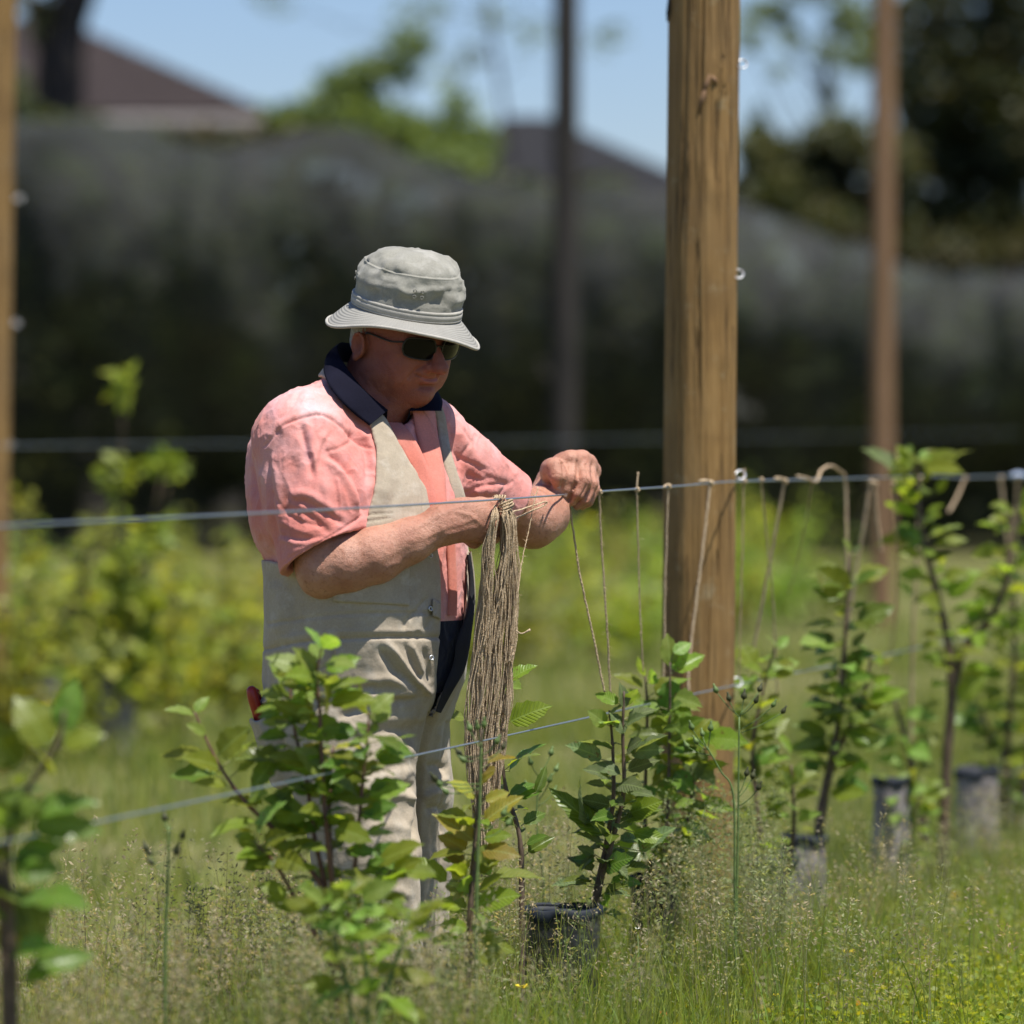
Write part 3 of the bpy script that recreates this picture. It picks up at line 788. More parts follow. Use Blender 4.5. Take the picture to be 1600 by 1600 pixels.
d = stroke_disp(V, N, folds)
wr = fbm(V * np.array([26, 26, 15]) + 4, 3, 11) * .0011 + fbm(V * np.array([60, 60, 42]), 3, 17) * .0007
rid = (1 - np.abs(fbm(V * np.array([19, 19, 12]), 2, 23))) ** 4 * .0026 + np.clip(1 - np.abs(fbm(V * np.array([34, 34, 24]) + 2, 2, 29)) * 2.2, 0, 1) ** 2 * .0013
hemw = np.clip(np.minimum(-((V - hemc) @ (hemn / np.linalg.norm(hemn))), 9) / .03, 0, 1); hemw = np.where(px[:, 0] < 600, hemw, np.clip(-((V - hemc2) @ (hemn2 / np.linalg.norm(hemn2))) / .03, 0, 1))
V = V + N * (dh + d * (.25 + .75 * hemw) + (wr + rid - .0015) * hemw)[:, None]
tint = np.ones((len(V), 3))
def stain_or_tint(c, r, col, a, seed):
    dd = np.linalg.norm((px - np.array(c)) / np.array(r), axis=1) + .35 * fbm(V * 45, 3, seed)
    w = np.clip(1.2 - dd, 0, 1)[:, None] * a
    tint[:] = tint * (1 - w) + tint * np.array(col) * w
stain_or_tint((443, 782), (9, 24), (.62, .50, .42), .9, 1); stain_or_tint((455, 728), (16, 12), (.75, .70, .66), .8, 2); stain_or_tint((482, 700), (8, 30), (.68, .78, .95), .7, 3)
stain_or_tint((425, 640), (22, 26), (.92, 1.0, 1.12), .8, 4); stain_or_tint((448, 830), (18, 26), (.80, .90, 1.05), .6, 5)
stain_or_tint((470, 625), (70, 36), (1.04, 1.45, 1.55), .75, 7); stain_or_tint((500, 690), (45, 40), (1.03, 1.2, 1.22), .5, 8); stain_or_tint((740, 700), (40, 30), (1.02, 1.25, 1.25), .5, 9)  # paler pink patches over the near shoulder and sleeve tops
stain_or_tint((675, 700), (5, 9), (.75, .6, .5), .8, 6)
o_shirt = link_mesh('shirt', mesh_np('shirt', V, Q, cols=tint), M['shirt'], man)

# ---- overalls: bib, straps, open front, trousers
KEEP = [(494, 590), (503, 588), (525, 603), (546, 625), (566, 648), (580, 670), (587, 700), (588, 740), (583, 775), (574, 805), (568, 835), (540, 855), (480, 872), (440, 880), (405, 873), (370, 868),
        (340, 1800), (790, 1800), (770, 862), (729, 862), (729, 905), (727, 950), (721, 1000), (710, 1042), (692, 1080), (672, 1118),
        (682, 1070), (687, 1000), (689, 930), (688, 890), (681, 840), (674, 800), (666, 762), (647, 730), (622, 690), (604, 655), (584, 628), (552, 596), (528, 572), (512, 566)]
KEEPm = [((x - 560) / PXM, (y - 660) / PXM) for x, y in KEEP]
def region(p):
    # front: outline of the garment; back: straight top edge
    q = np.stack([(FP * p[:, 0] / p[:, 1] + 800 - 560) / PXM, FP * (HC - p[:, 2]) / p[:, 1] / PXM], 1)
    front = poly_sdf2(q, KEEPm)
    back = p[:, 2] - (HC - (838 - HY) / PXM)
    side = (p - BO) @ BL
    w = np.clip((p[:, 1] - (YB + .05)) / .02, 0, 1)
    return front * (1 - w) + back * w
def torso_out(p): return torso(p) - .0085
ov = Field()
ov.func(torso_out, Q3(560, 850), .7, 'u', .02)
ov.cone(Q3(578, 618, 0), Q3(490, 664, -.12), .0655, .089, .03)
ov.func(region, (0, 0, 0), 99., 'i', .0035)
def leg(F, a, b, c, r, k):
    F.chain([a, (a + b) / 2, b, (b + c) / 2, c], r, k)
lr = Field(); leg(lr, HIP_R, KNEE_R, ANK_R, [.128, .121, .110, .103, .100], .05)
leg(lr, HIP_L, KNEE_L, ANK_L, [.122, .112, .100, .094, .092], .012)
lr.cone(Q3(560, 1095, -.02), Q3(585, 1140, 0), .16, .12, .05)
lr.plane(Q3(560, 1030), (0, 0, 1), .01)
ov.func(lr, Q3(580, 1330), .62, 'u', .018)
ov.box(Q3(434, 1166, -.06), (.038, .045, .092), _rot((1, .2, .35), (-.28, 0, 1)), .03, .03)       # thigh pocket standing off the hip
ov.box(Q3(413, 1110, -.06), (.030, .040, .014), _rot((1, .2, .35), (-.25, 0, 1)), .006, .006, 's')
ov.box(Q3(592, 1010, -.262), (.0, .0, .0), None, .001, .01)
V, Q = sdf_mesh(ov, (-.64, 11.50, .02), (.04, 12.38, 1.54), .0036)
N = vnormals(V, Q); px = to_px(V)
folds = [
    ([(413, 1015), (460, 1005), (512, 1000), (596, 996), (650, 996), (690, 996)], 2.6, -6.5), ([(413, 1003), (460, 994), (512, 989), (596, 986), (690, 986)], 4, 1.8),
    ([(413, 1008), (512, 992), (690, 990)], 1.6, -1.2),
    ([(420, 975), (512, 962), (600, 958), (680, 958)], 2.2, -3.0), ([(520, 905), (600, 930), (636, 938)], 2.0, -1.5), ([(634, 892), (636, 915), (636, 938)], 2.0, -1.5),
    ([(517, 1005), (521, 1030), (520, 1060), (512, 1100), (500, 1150)], 3, -5), ([(524, 1008), (529, 1040), (526, 1075)], 5, 3),
    ([(600, 1000), (620, 1022), (641, 1052), (662, 1074), (676, 1088)], 5, 8), ([(590, 1008), (608, 1036), (632, 1062), (660, 1082)], 7, -8),
    ([(640, 1003), (652, 1030), (659, 1055)], 5, 6), ([(630, 1003), (645, 1036), (655, 1066)], 5, -5), ([(662, 1010), (668, 1040), (672, 1068)], 5, -5),
    ([(522, 1125), (565, 1106), (612, 1096), (664, 1090)], 7, -7), ([(528, 1112), (570, 1092), (612, 1086), (655, 1082)], 8, 7),
    ([(560, 1070), (600, 1060), (630, 1068), (652, 1080)], 8, 7), ([(535, 1090), (565, 1076), (590, 1070)], 8, -6),
    ([(525, 1150), (580, 1128), (630, 1122), (672, 1120)], 9, 4), ([(540, 1165), (590, 1145), (640, 1140)], 8, -4), ([(560, 1200), (610, 1180), (655, 1172)], 9, 4), ([(560, 1215), (610, 1200), (652, 1192)], 7, -3.5),
    ([(684, 1090), (672, 1130), (660, 1180), (654, 1230), (650, 1290), (648, 1360)], 5, -14),
    ([(700, 1130), (692, 1180), (688, 1240), (692, 1300)], 3, -4), ([(665, 1200), (682, 1196), (700, 1204)], 6, -7), ([(668, 1215), (685, 1220), (703, 1216)], 6, 7), ([(660, 1250), (680, 1238), (702, 1240)], 7, 7), ([(664, 1268), (684, 1262), (700, 1270)], 6, -8),
    ([(612, 1228), (632, 1226), (650, 1232)], 7, -7), ([(600, 1245), (630, 1242), (652, 1250)], 8, 7), ([(640, 1240), (645, 1262), (642, 1290)], 6, 6),
    ([(570, 1300), (610, 1290), (645, 1300)], 9, 5), ([(570, 1330), (610, 1325), (645, 1335)], 9, -5), ([(580, 1400), (610, 1390), (650, 1402)], 9, 5), ([(590, 1440), (620, 1432), (650, 1445)], 9, -6),
    ([(424, 1120), (440, 1160), (456, 1215)], 4, -6), ([(440, 1110), (452, 1160), (468, 1230)], 4, 5), ([(455, 1100), (466, 1160), (480, 1235)], 4, -5), ([(405, 1125), (420, 1170), (440, 1220)], 5, 3),
    ([(655, 742), (662, 768), (661, 800), (668, 806)], 1.8, -1.8), ([(568, 806), (590, 803), (612, 802)], 2.0, -3.0), ([(568, 815), (590, 812), (612, 808)], 2.0, -3.0),
    ([(600, 700), (604, 740), (598, 780)], 10, 3), ([(620, 750), (616, 780), (600, 800)], 8, -3),
    ([(672, 930), (660, 945), (640, 965), (628, 985)], 4, -4), ([(682, 950), (672, 970), (668, 985)], 4, -4), ([(660, 955), (655, 975), (652, 988)], 4, 4), ([(640, 965), (640, 980), (638, 990)], 4, 3),
    ([(430, 905), (436, 950), (432, 1000)], 10, 5), ([(450, 900), (458, 950), (456, 1000)], 9, -4),
    ([(540, 930), (600, 950), (660, 950)], 12, 3),
]
d = stroke_disp(V, N, folds)
low = np.clip((px[:, 1] - 1010) / 60, 0, 1)
wr = fbm(V * np.array([20, 20, 11]) + 9, 3, 31) * (.0014 + .0018 * low) + fbm(V * np.array([55, 55, 40]), 2, 37) * .0008
V = V + N * (d + wr)[:, None]
o_ov = link_mesh('overalls', mesh_np('overalls', V, Q), M['khaki'], man)

def ribbon(pts, w, th, name, mat, parent, off=.012, fld=None, nrm=(0, -1, .15), n=6, lay=True):
    """flat strap laid on the body along photo points"""
    c = np.array(on_body(pts, off, fld)) if lay else np.array([Q3(*q) for q in pts])
    c = catmull(c, n); G1 = []
    for i in range(len(c)):
        t = c[min(i + 1, len(c) - 1)] - c[max(i - 1, 0)]; t = t / np.linalg.norm(t)
        nn = np.array(nrm, float); nn = nn - t * (nn @ t); nn /= np.linalg.norm(nn); x = np.cross(t, nn)
        ww = w if not hasattr(w, '__len__') else np.interp(i / (len(c) - 1), np.linspace(0, 1, len(w)), w)
        ring = [c[i] - x * ww / 2, c[i] - x * ww / 2 + nn * th, c[i] - x * ww / 4 + nn * th * 1.15, c[i] + nn * th * 1.2, c[i] + x * ww / 4 + nn * th * 1.15, c[i] + x * ww / 2 + nn * th, c[i] + x * ww / 2]
        G1.append(ring)
    g = Geo(); g.grid(np.array(G1)); return g.obj(name, mat, parent)
def sf(p): return shirt_f(p)
ribbon([(680, 630), (688, 652), (692, 680), (697, 710), (706, 742), (714, 766), (720, 790)], [.020, .021, .023, .026, .028], .003, 'strap', M['khaki'], o_ov, .004, sf, (.35, -.9, .2))
# turned-back front edge of the far side of the overalls
ribbon([(731, 866), (735, 900), (736, 935), (733, 962), (726, 992), (722, 1010), (716, 1042), (700, 1076), (684, 1112)], [.008, .010, .014, .018, .030, .034, .030, .022, .012], .004, 'front_facing', M['lining'], o_ov, .006, torso_out, (.6, -.75, .1))
ribbon([(733, 862), (738, 900), (739, 935), (737, 960), (729, 996)], [.005, .006, .006, .006, .005], .004, 'edge_binding', M['khaki'], o_ov, .004, torso_out, (.8, -.6, .1))
# placket of the shirt and its button, laid open at the neck
ribbon([(604, 642), (622, 672), (642, 705), (660, 742), (672, 776), (680, 805)], [.030, .040, .040, .034, .024, .02], .003, 'placket', M['shirt_plain'], o_shirt, .006, sf, (.3, -.9, .3))
ribbon([(652, 640), (664, 672), (672, 706), (680, 742), (686, 780), (690, 800)], [.024, .044, .048, .044, .032, .026], .003, 'placket', M['shirt_plain'], o_shirt, .010, sf, (.45, -.85, .2))
ribbon([(704, 850), (706, 890), (707, 930), (706, 962)], .020, .003, 'placket', M['shirt_plain'], o_shirt, .004, sf, (.5, -.85, .1))
def disc(px_, py_, r, th, name, mat, parent, off, fld, nrm, hole=False):
    c = Vector(surf_depth(px_, py_, off, fld)); n = Vector(nrm).normalized(); x = n.orthogonal().normalized(); y = n.cross(x)
    prof = [(r * .0, th * .55), (r * .55, th * .5), (r * .72, th), (r * .92, th * .9), (r, th * .2), (r, 0)] if not hole else [(r * .3, 0), (r * .42, th * .3), (r * .6, th), (r * .85, th), (r, th * .3), (r, 0)]
    G = [[tuple(c + (x * math.cos(2 * math.pi * k / 14) + y * math.sin(2 * math.pi * k / 14)) * a + n * b) for a, b in prof] for k in range(14)]
    g = Geo(); g.grid(np.array(G), True); return g.obj(name, mat, parent)
disc(644, 696, .0056, .0022, 'button', M['button'], o_shirt, .0085, sf, (.4, -.85, .3))
for bx, by in ((673, 951), (672, 868), (674, 1028)):
    disc(bx, by, .0062, .0030, 'snap_stud', M['steel'], o_ov, .0100 if by > 900 else .0095, torso, (.45, -.9, .1), True)

# patch pocket on the front of the overalls
def patch(px0, px1, py0, py1, off, name, mat, parent, nu=26, nv=18):
    G = np.zeros((nu + 2, nv + 2, 3))
    for i in range(nu + 2):
        for j in range(nv + 2):
            a = min(max((i - 1) / (nu - 1), 0), 1); b = min(max((j - 1) / (nv - 1), 0), 1); edge = i in (0, nu + 1) or j in (0, nv + 1)
            r = surf_depth(px0 + (px1 - px0) * a, py0 + (py1 - py0) * b + 6 * a, (off - .006) if edge else off + .0012 * math.sin(a * 9 + b * 5), torso_out)
            G[i, j] = r if r is not None else Q3(px0 + (px1 - px0) * a, py0 + (py1 - py0) * b)
    g = Geo(); g.grid(G); return g.obj(name, mat, parent)
patch(520, 640, 868, 940, .0055, 'patch_pocket', M['khaki'], o_ov)
patch(676, 689, 936, 962, .0060, 'buckle_tab', M['khaki'], o_ov, 8, 8)
# ---- collar
top = [(640, 642, -.075), (652, 618, -.01), (640, 585, .055), (595, 552, .085), (552, 538, .06), (529, 537, .005), (534, 562, -.055), (566, 606, -.10), (606, 641, -.115)]
bot = [(690, 642, -.05), (690, 622, .03), (668, 598, .10), (600, 575, .125), (535, 566, .09), (506, 572, .01), (516, 606, -.085), (548, 642, -.135), (577, 665, -.155)]
T = catmull([Q3(*a) for a in top], 8); Bt = catmull([Q3(*a) for a in bot], 8)
ctr = Q3(585, 600, -.01)
def comb(p): return np.minimum(shirt_f(p), ov(p))
def lift(p, off):
    """keep a collar point at least off in front of shirt and straps"""
    a = to_px(p[None])[0]; r = surf_depth(a[0], a[1], off, comb)
    if r is not None and r[1] < p[1]: return np.array(P(a[0], a[1], r[1]))
    return p
G = []
for i in range(len(T)):
    inn = T[i] + (ctr - T[i]) * .10; inn[2] -= .030
    outd = (Bt[i] - ctr); outd[2] = 0; outd /= np.linalg.norm(outd) + 1e-9
    rows = [inn, T[i] * .6 + inn * .4, T[i] * .92 + inn * .08 + np.array([0, 0, .003])]
    near = T[i][1] < YB + .03
    for t in (.0, .06, .16, .3, .5, .7, .85, 1.0):
        q = T[i] * (1 - t) + Bt[i] * t + outd * .010 * math.sin(math.pi * min(1, t * 1.1))
        rows.append(lift(q, .010 + .008 * (1 - t)) if near else q)
    for t in (1.0, .6, .2):
        q = T[i] * (1 - t) + Bt[i] * t - outd * .004
        rows.append(lift(q, .005) if near else q)
    G.append(rows)
g = Geo(); g.grid(np.array(G)); o_col = g.obj('collar', M['navy'], man)

# ---- bucket hat
_ta = math.radians(52); _tp = math.radians(14)
tf0 = np.array([math.cos(_ta), -math.sin(_ta), 0]); TL = np.array([math.sin(_ta), math.cos(_ta), 0])
TF = tf0 * math.cos(_tp) - hu0 * math.sin(_tp); TU = hu0 * math.cos(_tp) + tf0 * math.sin(_tp)
TO = Q3(634, 488, -.03)
A_, B_ = .122, .105
hat = empty('hat', tuple(TO - np.array(man.location))); hat.parent = man
NS = 120
def hat_pt(th, s, ext, z):
    x, y = math.cos(th), math.sin(th)
    return TO + TF * (x * (A_ * s + ext)) + TL * (y * (B_ * s + ext)) + TU * z
def brim_wave(th):
    c = lambda a: max(0.0, math.cos(th - a)) ** 2
    return .030 * c(-.66) + .004 * c(2.4) - .010 * c(-2.23) - .010 * c(.9) + .002 * math.sin(5 * th + 1)
def hat_grid(prof, wob=0.0, seed=0, name='crown', mat=None, uv=False, brim=False):
    G = np.zeros((NS, len(prof), 3))
    for i in range(NS):
        th = 2 * math.pi * i / NS
        for j, (s, e, z) in enumerate(prof):
            zz = z
            if brim:
                k = max(0, e) / .05
                zz += k * brim_wave(th)
            G[i, j] = hat_pt(th, s, e, zz)
    if wob:
        flat = G.reshape(-1, 3); rad = flat - (TO + TU * .05); rad /= np.linalg.norm(rad, axis=1)[:, None]
        amt = fbm(flat * 20 + seed, 3, seed) * wob + fbm(flat * 75 + seed, 3, seed + 31) * wob * .22 + (1 - np.abs(fbm(flat * np.array([16, 16, 26]) + 3, 2, seed + 7))) ** 4 * wob * 1.1
        wj = np.tile(np.array([min(1, max(0, (z - .022) / .03)) * (1 if s > .5 else .55) for s, e, z in prof]), NS)
        G = (flat + rad * (amt * wj)[:, None]).reshape(G.shape)
    g = Geo(); g.grid(G, True); o = g.obj(name, mat, hat)
    if uv:
        me = o.data; ul = me.uv_layers.new(name='UVMap'); li = np.zeros(len(me.loops), np.int32); me.loops.foreach_get('vertex_index', li)
        nv = len(prof); u = (li // nv) / NS; v = (li % nv) / (nv - 1)
        uu = u.reshape(-1, 4); wrap = uu.max(1) - uu.min(1) > .5
        uu[wrap] = np.where(uu[wrap] < .5, uu[wrap] + 1, uu[wrap])
        ul.data.foreach_set('uv', np.stack([uu.ravel(), v], 1).ravel().astype(np.float32))
    return o
crown = [(.985, 0, .0)] + [(1.0 + .010 * math.sin(j * .55) - .02 * (j / 14) ** 2, 0, .006 + j * .0042) for j in range(1, 15)] + [(.970, 0, .069), (.958, 0, .074), (.944, 0, .079), (.928, 0, .0835), (.912, 0, .0875), (.897, 0, .0912), (.887, .0010, .0928), (.880, .0016, .0940), (.872, .0010, .0950), (.868, -.0012, .0957), (.862, -.0010, .0966), (.848, 0, .0992),
         (.815, 0, .1045), (.76, 0, .1105), (.69, 0, .1160), (.60, 0, .1210), (.48, 0, .1254), (.34, 0, .1288), (.20, 0, .1308), (.08, 0, .1316), (.003, 0, .1318)]
o_crown = hat_grid(crown, .0058, 3, 'crown', M['hat'])
band = [(1.0, .0008, .0035), (1.0, .0045, .0045), (1.0, .0050, .0075), (1.0, .0035, .0085), (1.0, .0050, .0098), (1.0, .0052, .0190), (1.0, .0036, .0203), (1.0, .0048, .0216), (1.0, .0046, .0262), (1.0, .0008, .0272)]
hat_grid(band, 0, 0, 'hat_band', M['hat_band'])
brim = [(1.0, -.004, .004)] + [(1.0, .0475 * t, .004 - .040 * t ** 1.15) for t in np.linspace(.02, 1, 16)] + [(1.0, .0475, -.0372), (1.0, .035, -.0275), (1.0, .018, -.013), (1.0, .0, -.002)]
hat_grid(brim, 0, 0, 'brim', M['brim'], uv=True, brim=True)
g = Geo(); pts = []
for i in range(NS + 1):
    th = 2 * math.pi * i / NS; k = .0475 / .05
    zz = -.0365 + k * brim_wave(th)
    pts.append(hat_pt(th, 1.0, .0478, zz))
g.tube([tuple(a) for a in pts], .0034, 8, False); g.obj('brim_piping', M['hat_band'], hat)
# ventilation eyelets on the crown sides
for th in (-2.15, -1.98, -.62, -.48):
    for z in (.068, .056):
        c = Vector(hat_pt(th, 1.0, .004, z)); n = (c - Vector(TO + TU * z)).normalized(); x = n.orthogonal().normalized(); y = n.cross(x)
        g = Geo(); g.tube([tuple(c + (x * math.cos(a) + y * math.sin(a)) * .0032) for a in np.linspace(0, 2 * math.pi, 13)], .0011, 6, False)
        g.obj('eyelet', M['hat'], hat)

# ---- sunglasses
gl = empty('sunglasses', tuple(HO - np.array(man.location))); gl.parent = man
def lens_pt(s, u, v, lift=0):
    # u across 0 (nose) .. 1 (temple), v -1..1
    l = (.75 + 6.2 * u) * s; f = 9.6 - 2.1 * u ** 2.1 + lift; hgt = 1.95 * (1 - .15 * u ** 3)
    shape = 1.0
    return Hd(f - .25 * v * v, l, .45 + v * hgt * shape + .1 * u)
for s in (-1, 1):
    nu, nv = 14, 9; G = np.zeros((nu, nv, 3)); G2 = np.zeros((nu, nv, 3))
    for i in range(nu):
        for j in range(nv):
            u = i / (nu - 1); v = (j / (nv - 1)) * 2 - 1
            lim = max(0, 1 - abs(2 * u - 1) ** 5) ** .45 * .72 + .28
            G[i, j] = lens_pt(s, u, v * lim); G2[i, j] = lens_pt(s, u, v * lim, -.14)
    g = Geo(); g.grid(G); g.grid(G2); g.obj('lens', M['lens'], gl)
    ring = [tuple(G[i, -1]) for i in range(nu)] + [tuple(G[-1, j]) for j in range(nv - 2, 0, -1)] + [tuple(G[i, 0]) for i in range(nu - 1, -1, -1)] + [tuple(G[0, j]) for j in range(1, nv)]
    g = Geo(); g.tube(ring, .0016, 6, False); g.obj('rim', M['frame'], gl)
    g = Geo(); g.tube(catmull([lens_pt(s, 1, .5), Hd(4.8, 7.8 * s, .8), Hd(0, 8.7 * s, .9), Hd(-1.6, 7.7 * s, .2)], 5), .0022, 6); g.obj('temple', M['frame'], gl)
g = Geo(); g.tube(catmull([lens_pt(-1, 0, .3), Hd(9.4, 0, 1.2), lens_pt(1, 0, .3)], 5), .0019, 6); g.obj('bridge', M['frame'], gl)

# ---- boots (hidden in the grass)
for ank, s in ((ANK_R, 0), (ANK_L, 1)):
    F = Field(); b0 = np.array([ank[0] - .01, ank[1], .055]); t0 = b0 + BF * .19 + np.array([0, 0, -.005])
    F.cone(ank + np.array([0, 0, .03]), b0, .052, .052, .02); F.cone(b0, t0, .050, .042, .03)
    F.ell(t0 - BF * .03, (.07, .05, .045), _rot(BF, (0, 0, 1)), .02)
    F.plane((0, 0, .003), (0, 0, -1), .004)
    Vb, Qb = sdf_mesh(F, b0 - np.array([.3, .3, .06]), b0 + np.array([.3, .3, .2]), .007)
    link_mesh('boot', mesh_np('boot', Vb, Qb), M['boot'], man)
# ---- secateurs standing in the thigh pocket
sec = empty('secateurs', tuple(Q3(404, 1105, -.06)))
tag(sec, 'red handled secateurs sticking out of the thigh pocket of the khaki overalls', 'secateurs')
g = Geo(); g.tube(catmull([Q3(392, 1072, -.075), Q3(395, 1088, -.075), Q3(402, 1112, -.07), Q3(412, 1150, -.06)], 5), [.004, .009, .0105, .011, .0115, .0118, .012, .012, .012, .012, .0115, .0115, .011, .011, .01, .01], 10); g.obj('handle', M['red'], sec)
g = Geo(); g.tube(catmull([Q3(398, 1076, -.05), Q3(402, 1092, -.05), Q3(409, 1115, -.05), Q3(415, 1150, -.05)], 5), [.004, .008, .0095] + [.010] * 13, 10); g.obj('handle', M['red'], sec)
g = Geo(); g.tube([tuple(Q3(413, 1150, -.055)), tuple(Q3(420, 1185, -.05)), tuple(Q3(426, 1215, -.045))], [.009, .008, .002], 6); g.obj('blade', M['steel'], sec)
# ------------------------------------------------------------------ ground
def ground_h(x, y):
    return .035 * vnoise(np.stack([x * .7, y * .7, 0 * x], -1).reshape(-1, 3), 3).reshape(np.shape(x)) + .012 * vnoise(np.stack([x * 3.1, y * 3.1, 0 * x], -1).reshape(-1, 3), 5).reshape(np.shape(x)) - .02
def build_ground():
    ys = np.concatenate([np.linspace(-40, 4.5, 24), np.linspace(5, 24, 130), np.linspace(24.5, 60, 60), np.geomspace(62, 1500, 30)])
    G = np.zeros((161, len(ys), 3))
    for j, y in enumerate(ys):
        xs = np.linspace(-1, 1, 161) * (4.5 + max(y, 20) * (.35 if y < 60 else .9)); yy = np.full(161, y)
        G[:, j, 0] = xs; G[:, j, 1] = y; G[:, j, 2] = ground_h(xs, yy) * (1 if y < 60 else 0)
    g = Geo(); g.grid(G); o = g.obj('ground', M['ground']); tag(o, kind='structure')
build_ground()

# ------------------------------------------------------------------ posts
def post(px_top, px_bot, dia, Y, top_z, mat, label, eyes=(), name='trellis_post', knots=(), splits=()):
    base = Vector(((px_bot - 800) / FP * Y, Y, 0)); topx = (px_top - 800) / FP * Y
    root = empty(name, base); tag(root, label, 'post')
    ns, nz = (180, 120) if splits else (40, 70); G = np.zeros((ns, nz, 3)); r0 = dia / 2
    zs = np.linspace(-.1, top_z, nz); ztop = HC + HY / FP * Y
    zb = HC - (1300 - HY) / FP * Y
    aa = 2 * math.pi * np.arange(ns) / ns; ca, sa = np.cos(aa), np.sin(aa)
    for j, z in enumerate(zs):
        cx = base.x + (topx - base.x) * (z - zb) / max(ztop - zb, .1); zz = np.full(ns, z)
        n = vnoise(np.stack([ca * 2.2, sa * 2.2, zz * 1.3], 1), 9); n2 = vnoise(np.stack([ca * 7, sa * 7, zz * .7], 1), 12)
        r = r0 * (1.02 - .025 * z / top_z) + (.0035 * n + .0018 * n2) * dia / .17
        for ka, kz, kr in knots:
            da = (aa - ka + math.pi) % (2 * math.pi) - math.pi
            r = r + .006 * np.exp(-((da * r0) ** 2 + ((z - kz) * .7) ** 2) / kr ** 2) - .010 * np.exp(-((da * r0) ** 2 + (z - kz) ** 2) / (kr * .4) ** 2)
        for ga, z0, z1, gd, gw in splits:
            t = (z - z0) / (z1 - z0)
            if 0 < t < 1:
                gc = ga + .05 * math.sin(z * 7 + ga * 9); da = (aa - gc + math.pi) % (2 * math.pi) - math.pi
                r = r - gd * math.sin(math.pi * t) ** .5 * np.exp(-((da * r0) / gw) ** 2)
        G[:, j, 0] = cx + r * ca; G[:, j, 1] = Y + r * sa; G[:, j, 2] = z
    g = Geo(); g.grid(G, True)
    c = G[:, -1].mean(0); V = np.vstack([G[:, -1], c[None]]); g.add(V, (), [[i, (i + 1) % ns, ns] for i in range(ns)])
    g.obj('timber', mat, root)
    for (epx, epy) in eyes:
        p = P(epx, epy, Y - .02); rr = .0145
        pts = [p + Vector((math.cos(a) * rr * .8, math.sin(a) * rr * .9, math.sin(a) * rr * .75)) for a in np.linspace(-2.7, 2.7, 16)]
        g = Geo(); g.tube([p + Vector((-rr * 2.2, .004, -rr * .1)), p + Vector((-rr * .95, .002, 0))] + pts[::-1], .0021, 7); g.obj('eye_staple', M['steel'], root)
    return root
YP = 14.06
pm = post(1102, 1089, .1725, YP, 3.6, M['post'], 'thick round treated pine post with steel eye staples, two wires passing its side', ((1160, 100), (1154, 428), (1157, 742), (1152, 1066)),
     knots=((-1.25, HC + (HY - 122) / FP * YP, .028), (-1.9, HC + (HY - 250) / FP * YP, .018), (-1.3, HC + (HY - 292) / FP * YP, .02), (-.9, HC + (HY - 560) / FP * YP, .018), (-2.1, HC + (HY - 880) / FP * YP, .016)),
     splits=((-1.70, 2.15, 2.75, .012, .0018), (-1.72, 1.45, 1.85, .010, .0016), (-.90, 1.7, 2.9, .006, .0014), (-2.25, 1.2, 2.3, .006, .0014), (-1.35, .5, 1.15, .009, .0016), (-1.05, .9, 1.5, .008, .0016), (-1.95, .2, .9, .012, .002), (-.55, .8, 2.0, .008, .0016), (-1.5, 2.3, 3.1, .010, .0016)))
# split fibres round the big knot
kz = P(1112, 122, YP - .088)
g = Geo()
for a, b in (((1110, 112), (1098, 152)), ((1112, 118), (1120, 132)), ((1104, 132), (1092, 176))):
    pa, pb = P(a[0], a[1], YP - .0865), P(b[0], b[1], YP - .086); g.tube([pa, (pa + pb) / 2 + Vector((0, -.004, 0)), pb], [.004, .0075, .002], 6)
g.obj('splinter', M['post_brown'], pm)
pa = P(1047, 4, YP - .01); g = Geo(); g.tube([P(1050, -20, YP - .01), P(1044, 20, YP - .02), P(1043, 34, YP - .02)], [.006, .005, .002], 6); g.obj('splinter', M['post_grey'], pm)
post(-9, -28, .18, 23.4, 3.6, M['post'], 'round pine post of the second row beside a tall green sapling', ((30, 310), (26, 505), (16, 694), (10, 888)))
post(1381, 1377, .155, 40.6, 4.6, M['post_brown'], 'slim brown pole standing in front of dark trees', name='orchard_pole')
post(885, 879, .245, 53.0, 6.2, M['post_grey'], 'slim dark grey pole against the sky beside the dark roof', name='orchard_pole')

# ------------------------------------------------------------------ wires
def wire(pts, r, label):
    w = bpy.data.objects.new('trellis_wire', None)
    g = Geo(); g.tube(pts, r, 8); o = g.obj('trellis_wire', M['wire']); tag(o, label, 'wire'); return o
def rw(px, py):
    Y = row_y(px); return np.array(P(px, py, Y))
ends = lambda Y, z: np.array([row_x(Y), Y, z])
wp = catmull([ends(5.5, 1.244), rw(0, 822), rw(380, 803), rw(600, 791.5), rw(700, 785.5), rw(780, 780.5), rw(890, 772.5), rw(950, 767), rw(1060, 759.5), rw(1155, 752), rw(1300, 748.5), rw(1450, 744), rw(1600, 742), ends(26, 1.245), ends(40, 1.25)], 6)
wire(wp, .00205, 'upper galvanised wire carrying the twine bundle and many jute strings')
wp = catmull([ends(5.5, .757), rw(150, 1285), rw(720, 1165), rw(1152, 1070), rw(1470, 1005), ends(26, .757), ends(40, .757)], 6)
wire(wp, .00205, 'lower galvanised wire running at knee height through the leaves')
def row2(Y): return -2.1 + .2544 * (Y - 23.4)
g = Geo(); g.tube([(row2(18) + .09, 18, 1.31), (row2(30) + .09, 30, 1.30), (row2(48) + .09, 48, 1.31)], .0022, 6); tag(g.obj('trellis_wire', M['wire']), 'distant wire strung along the second row of saplings', 'wire')

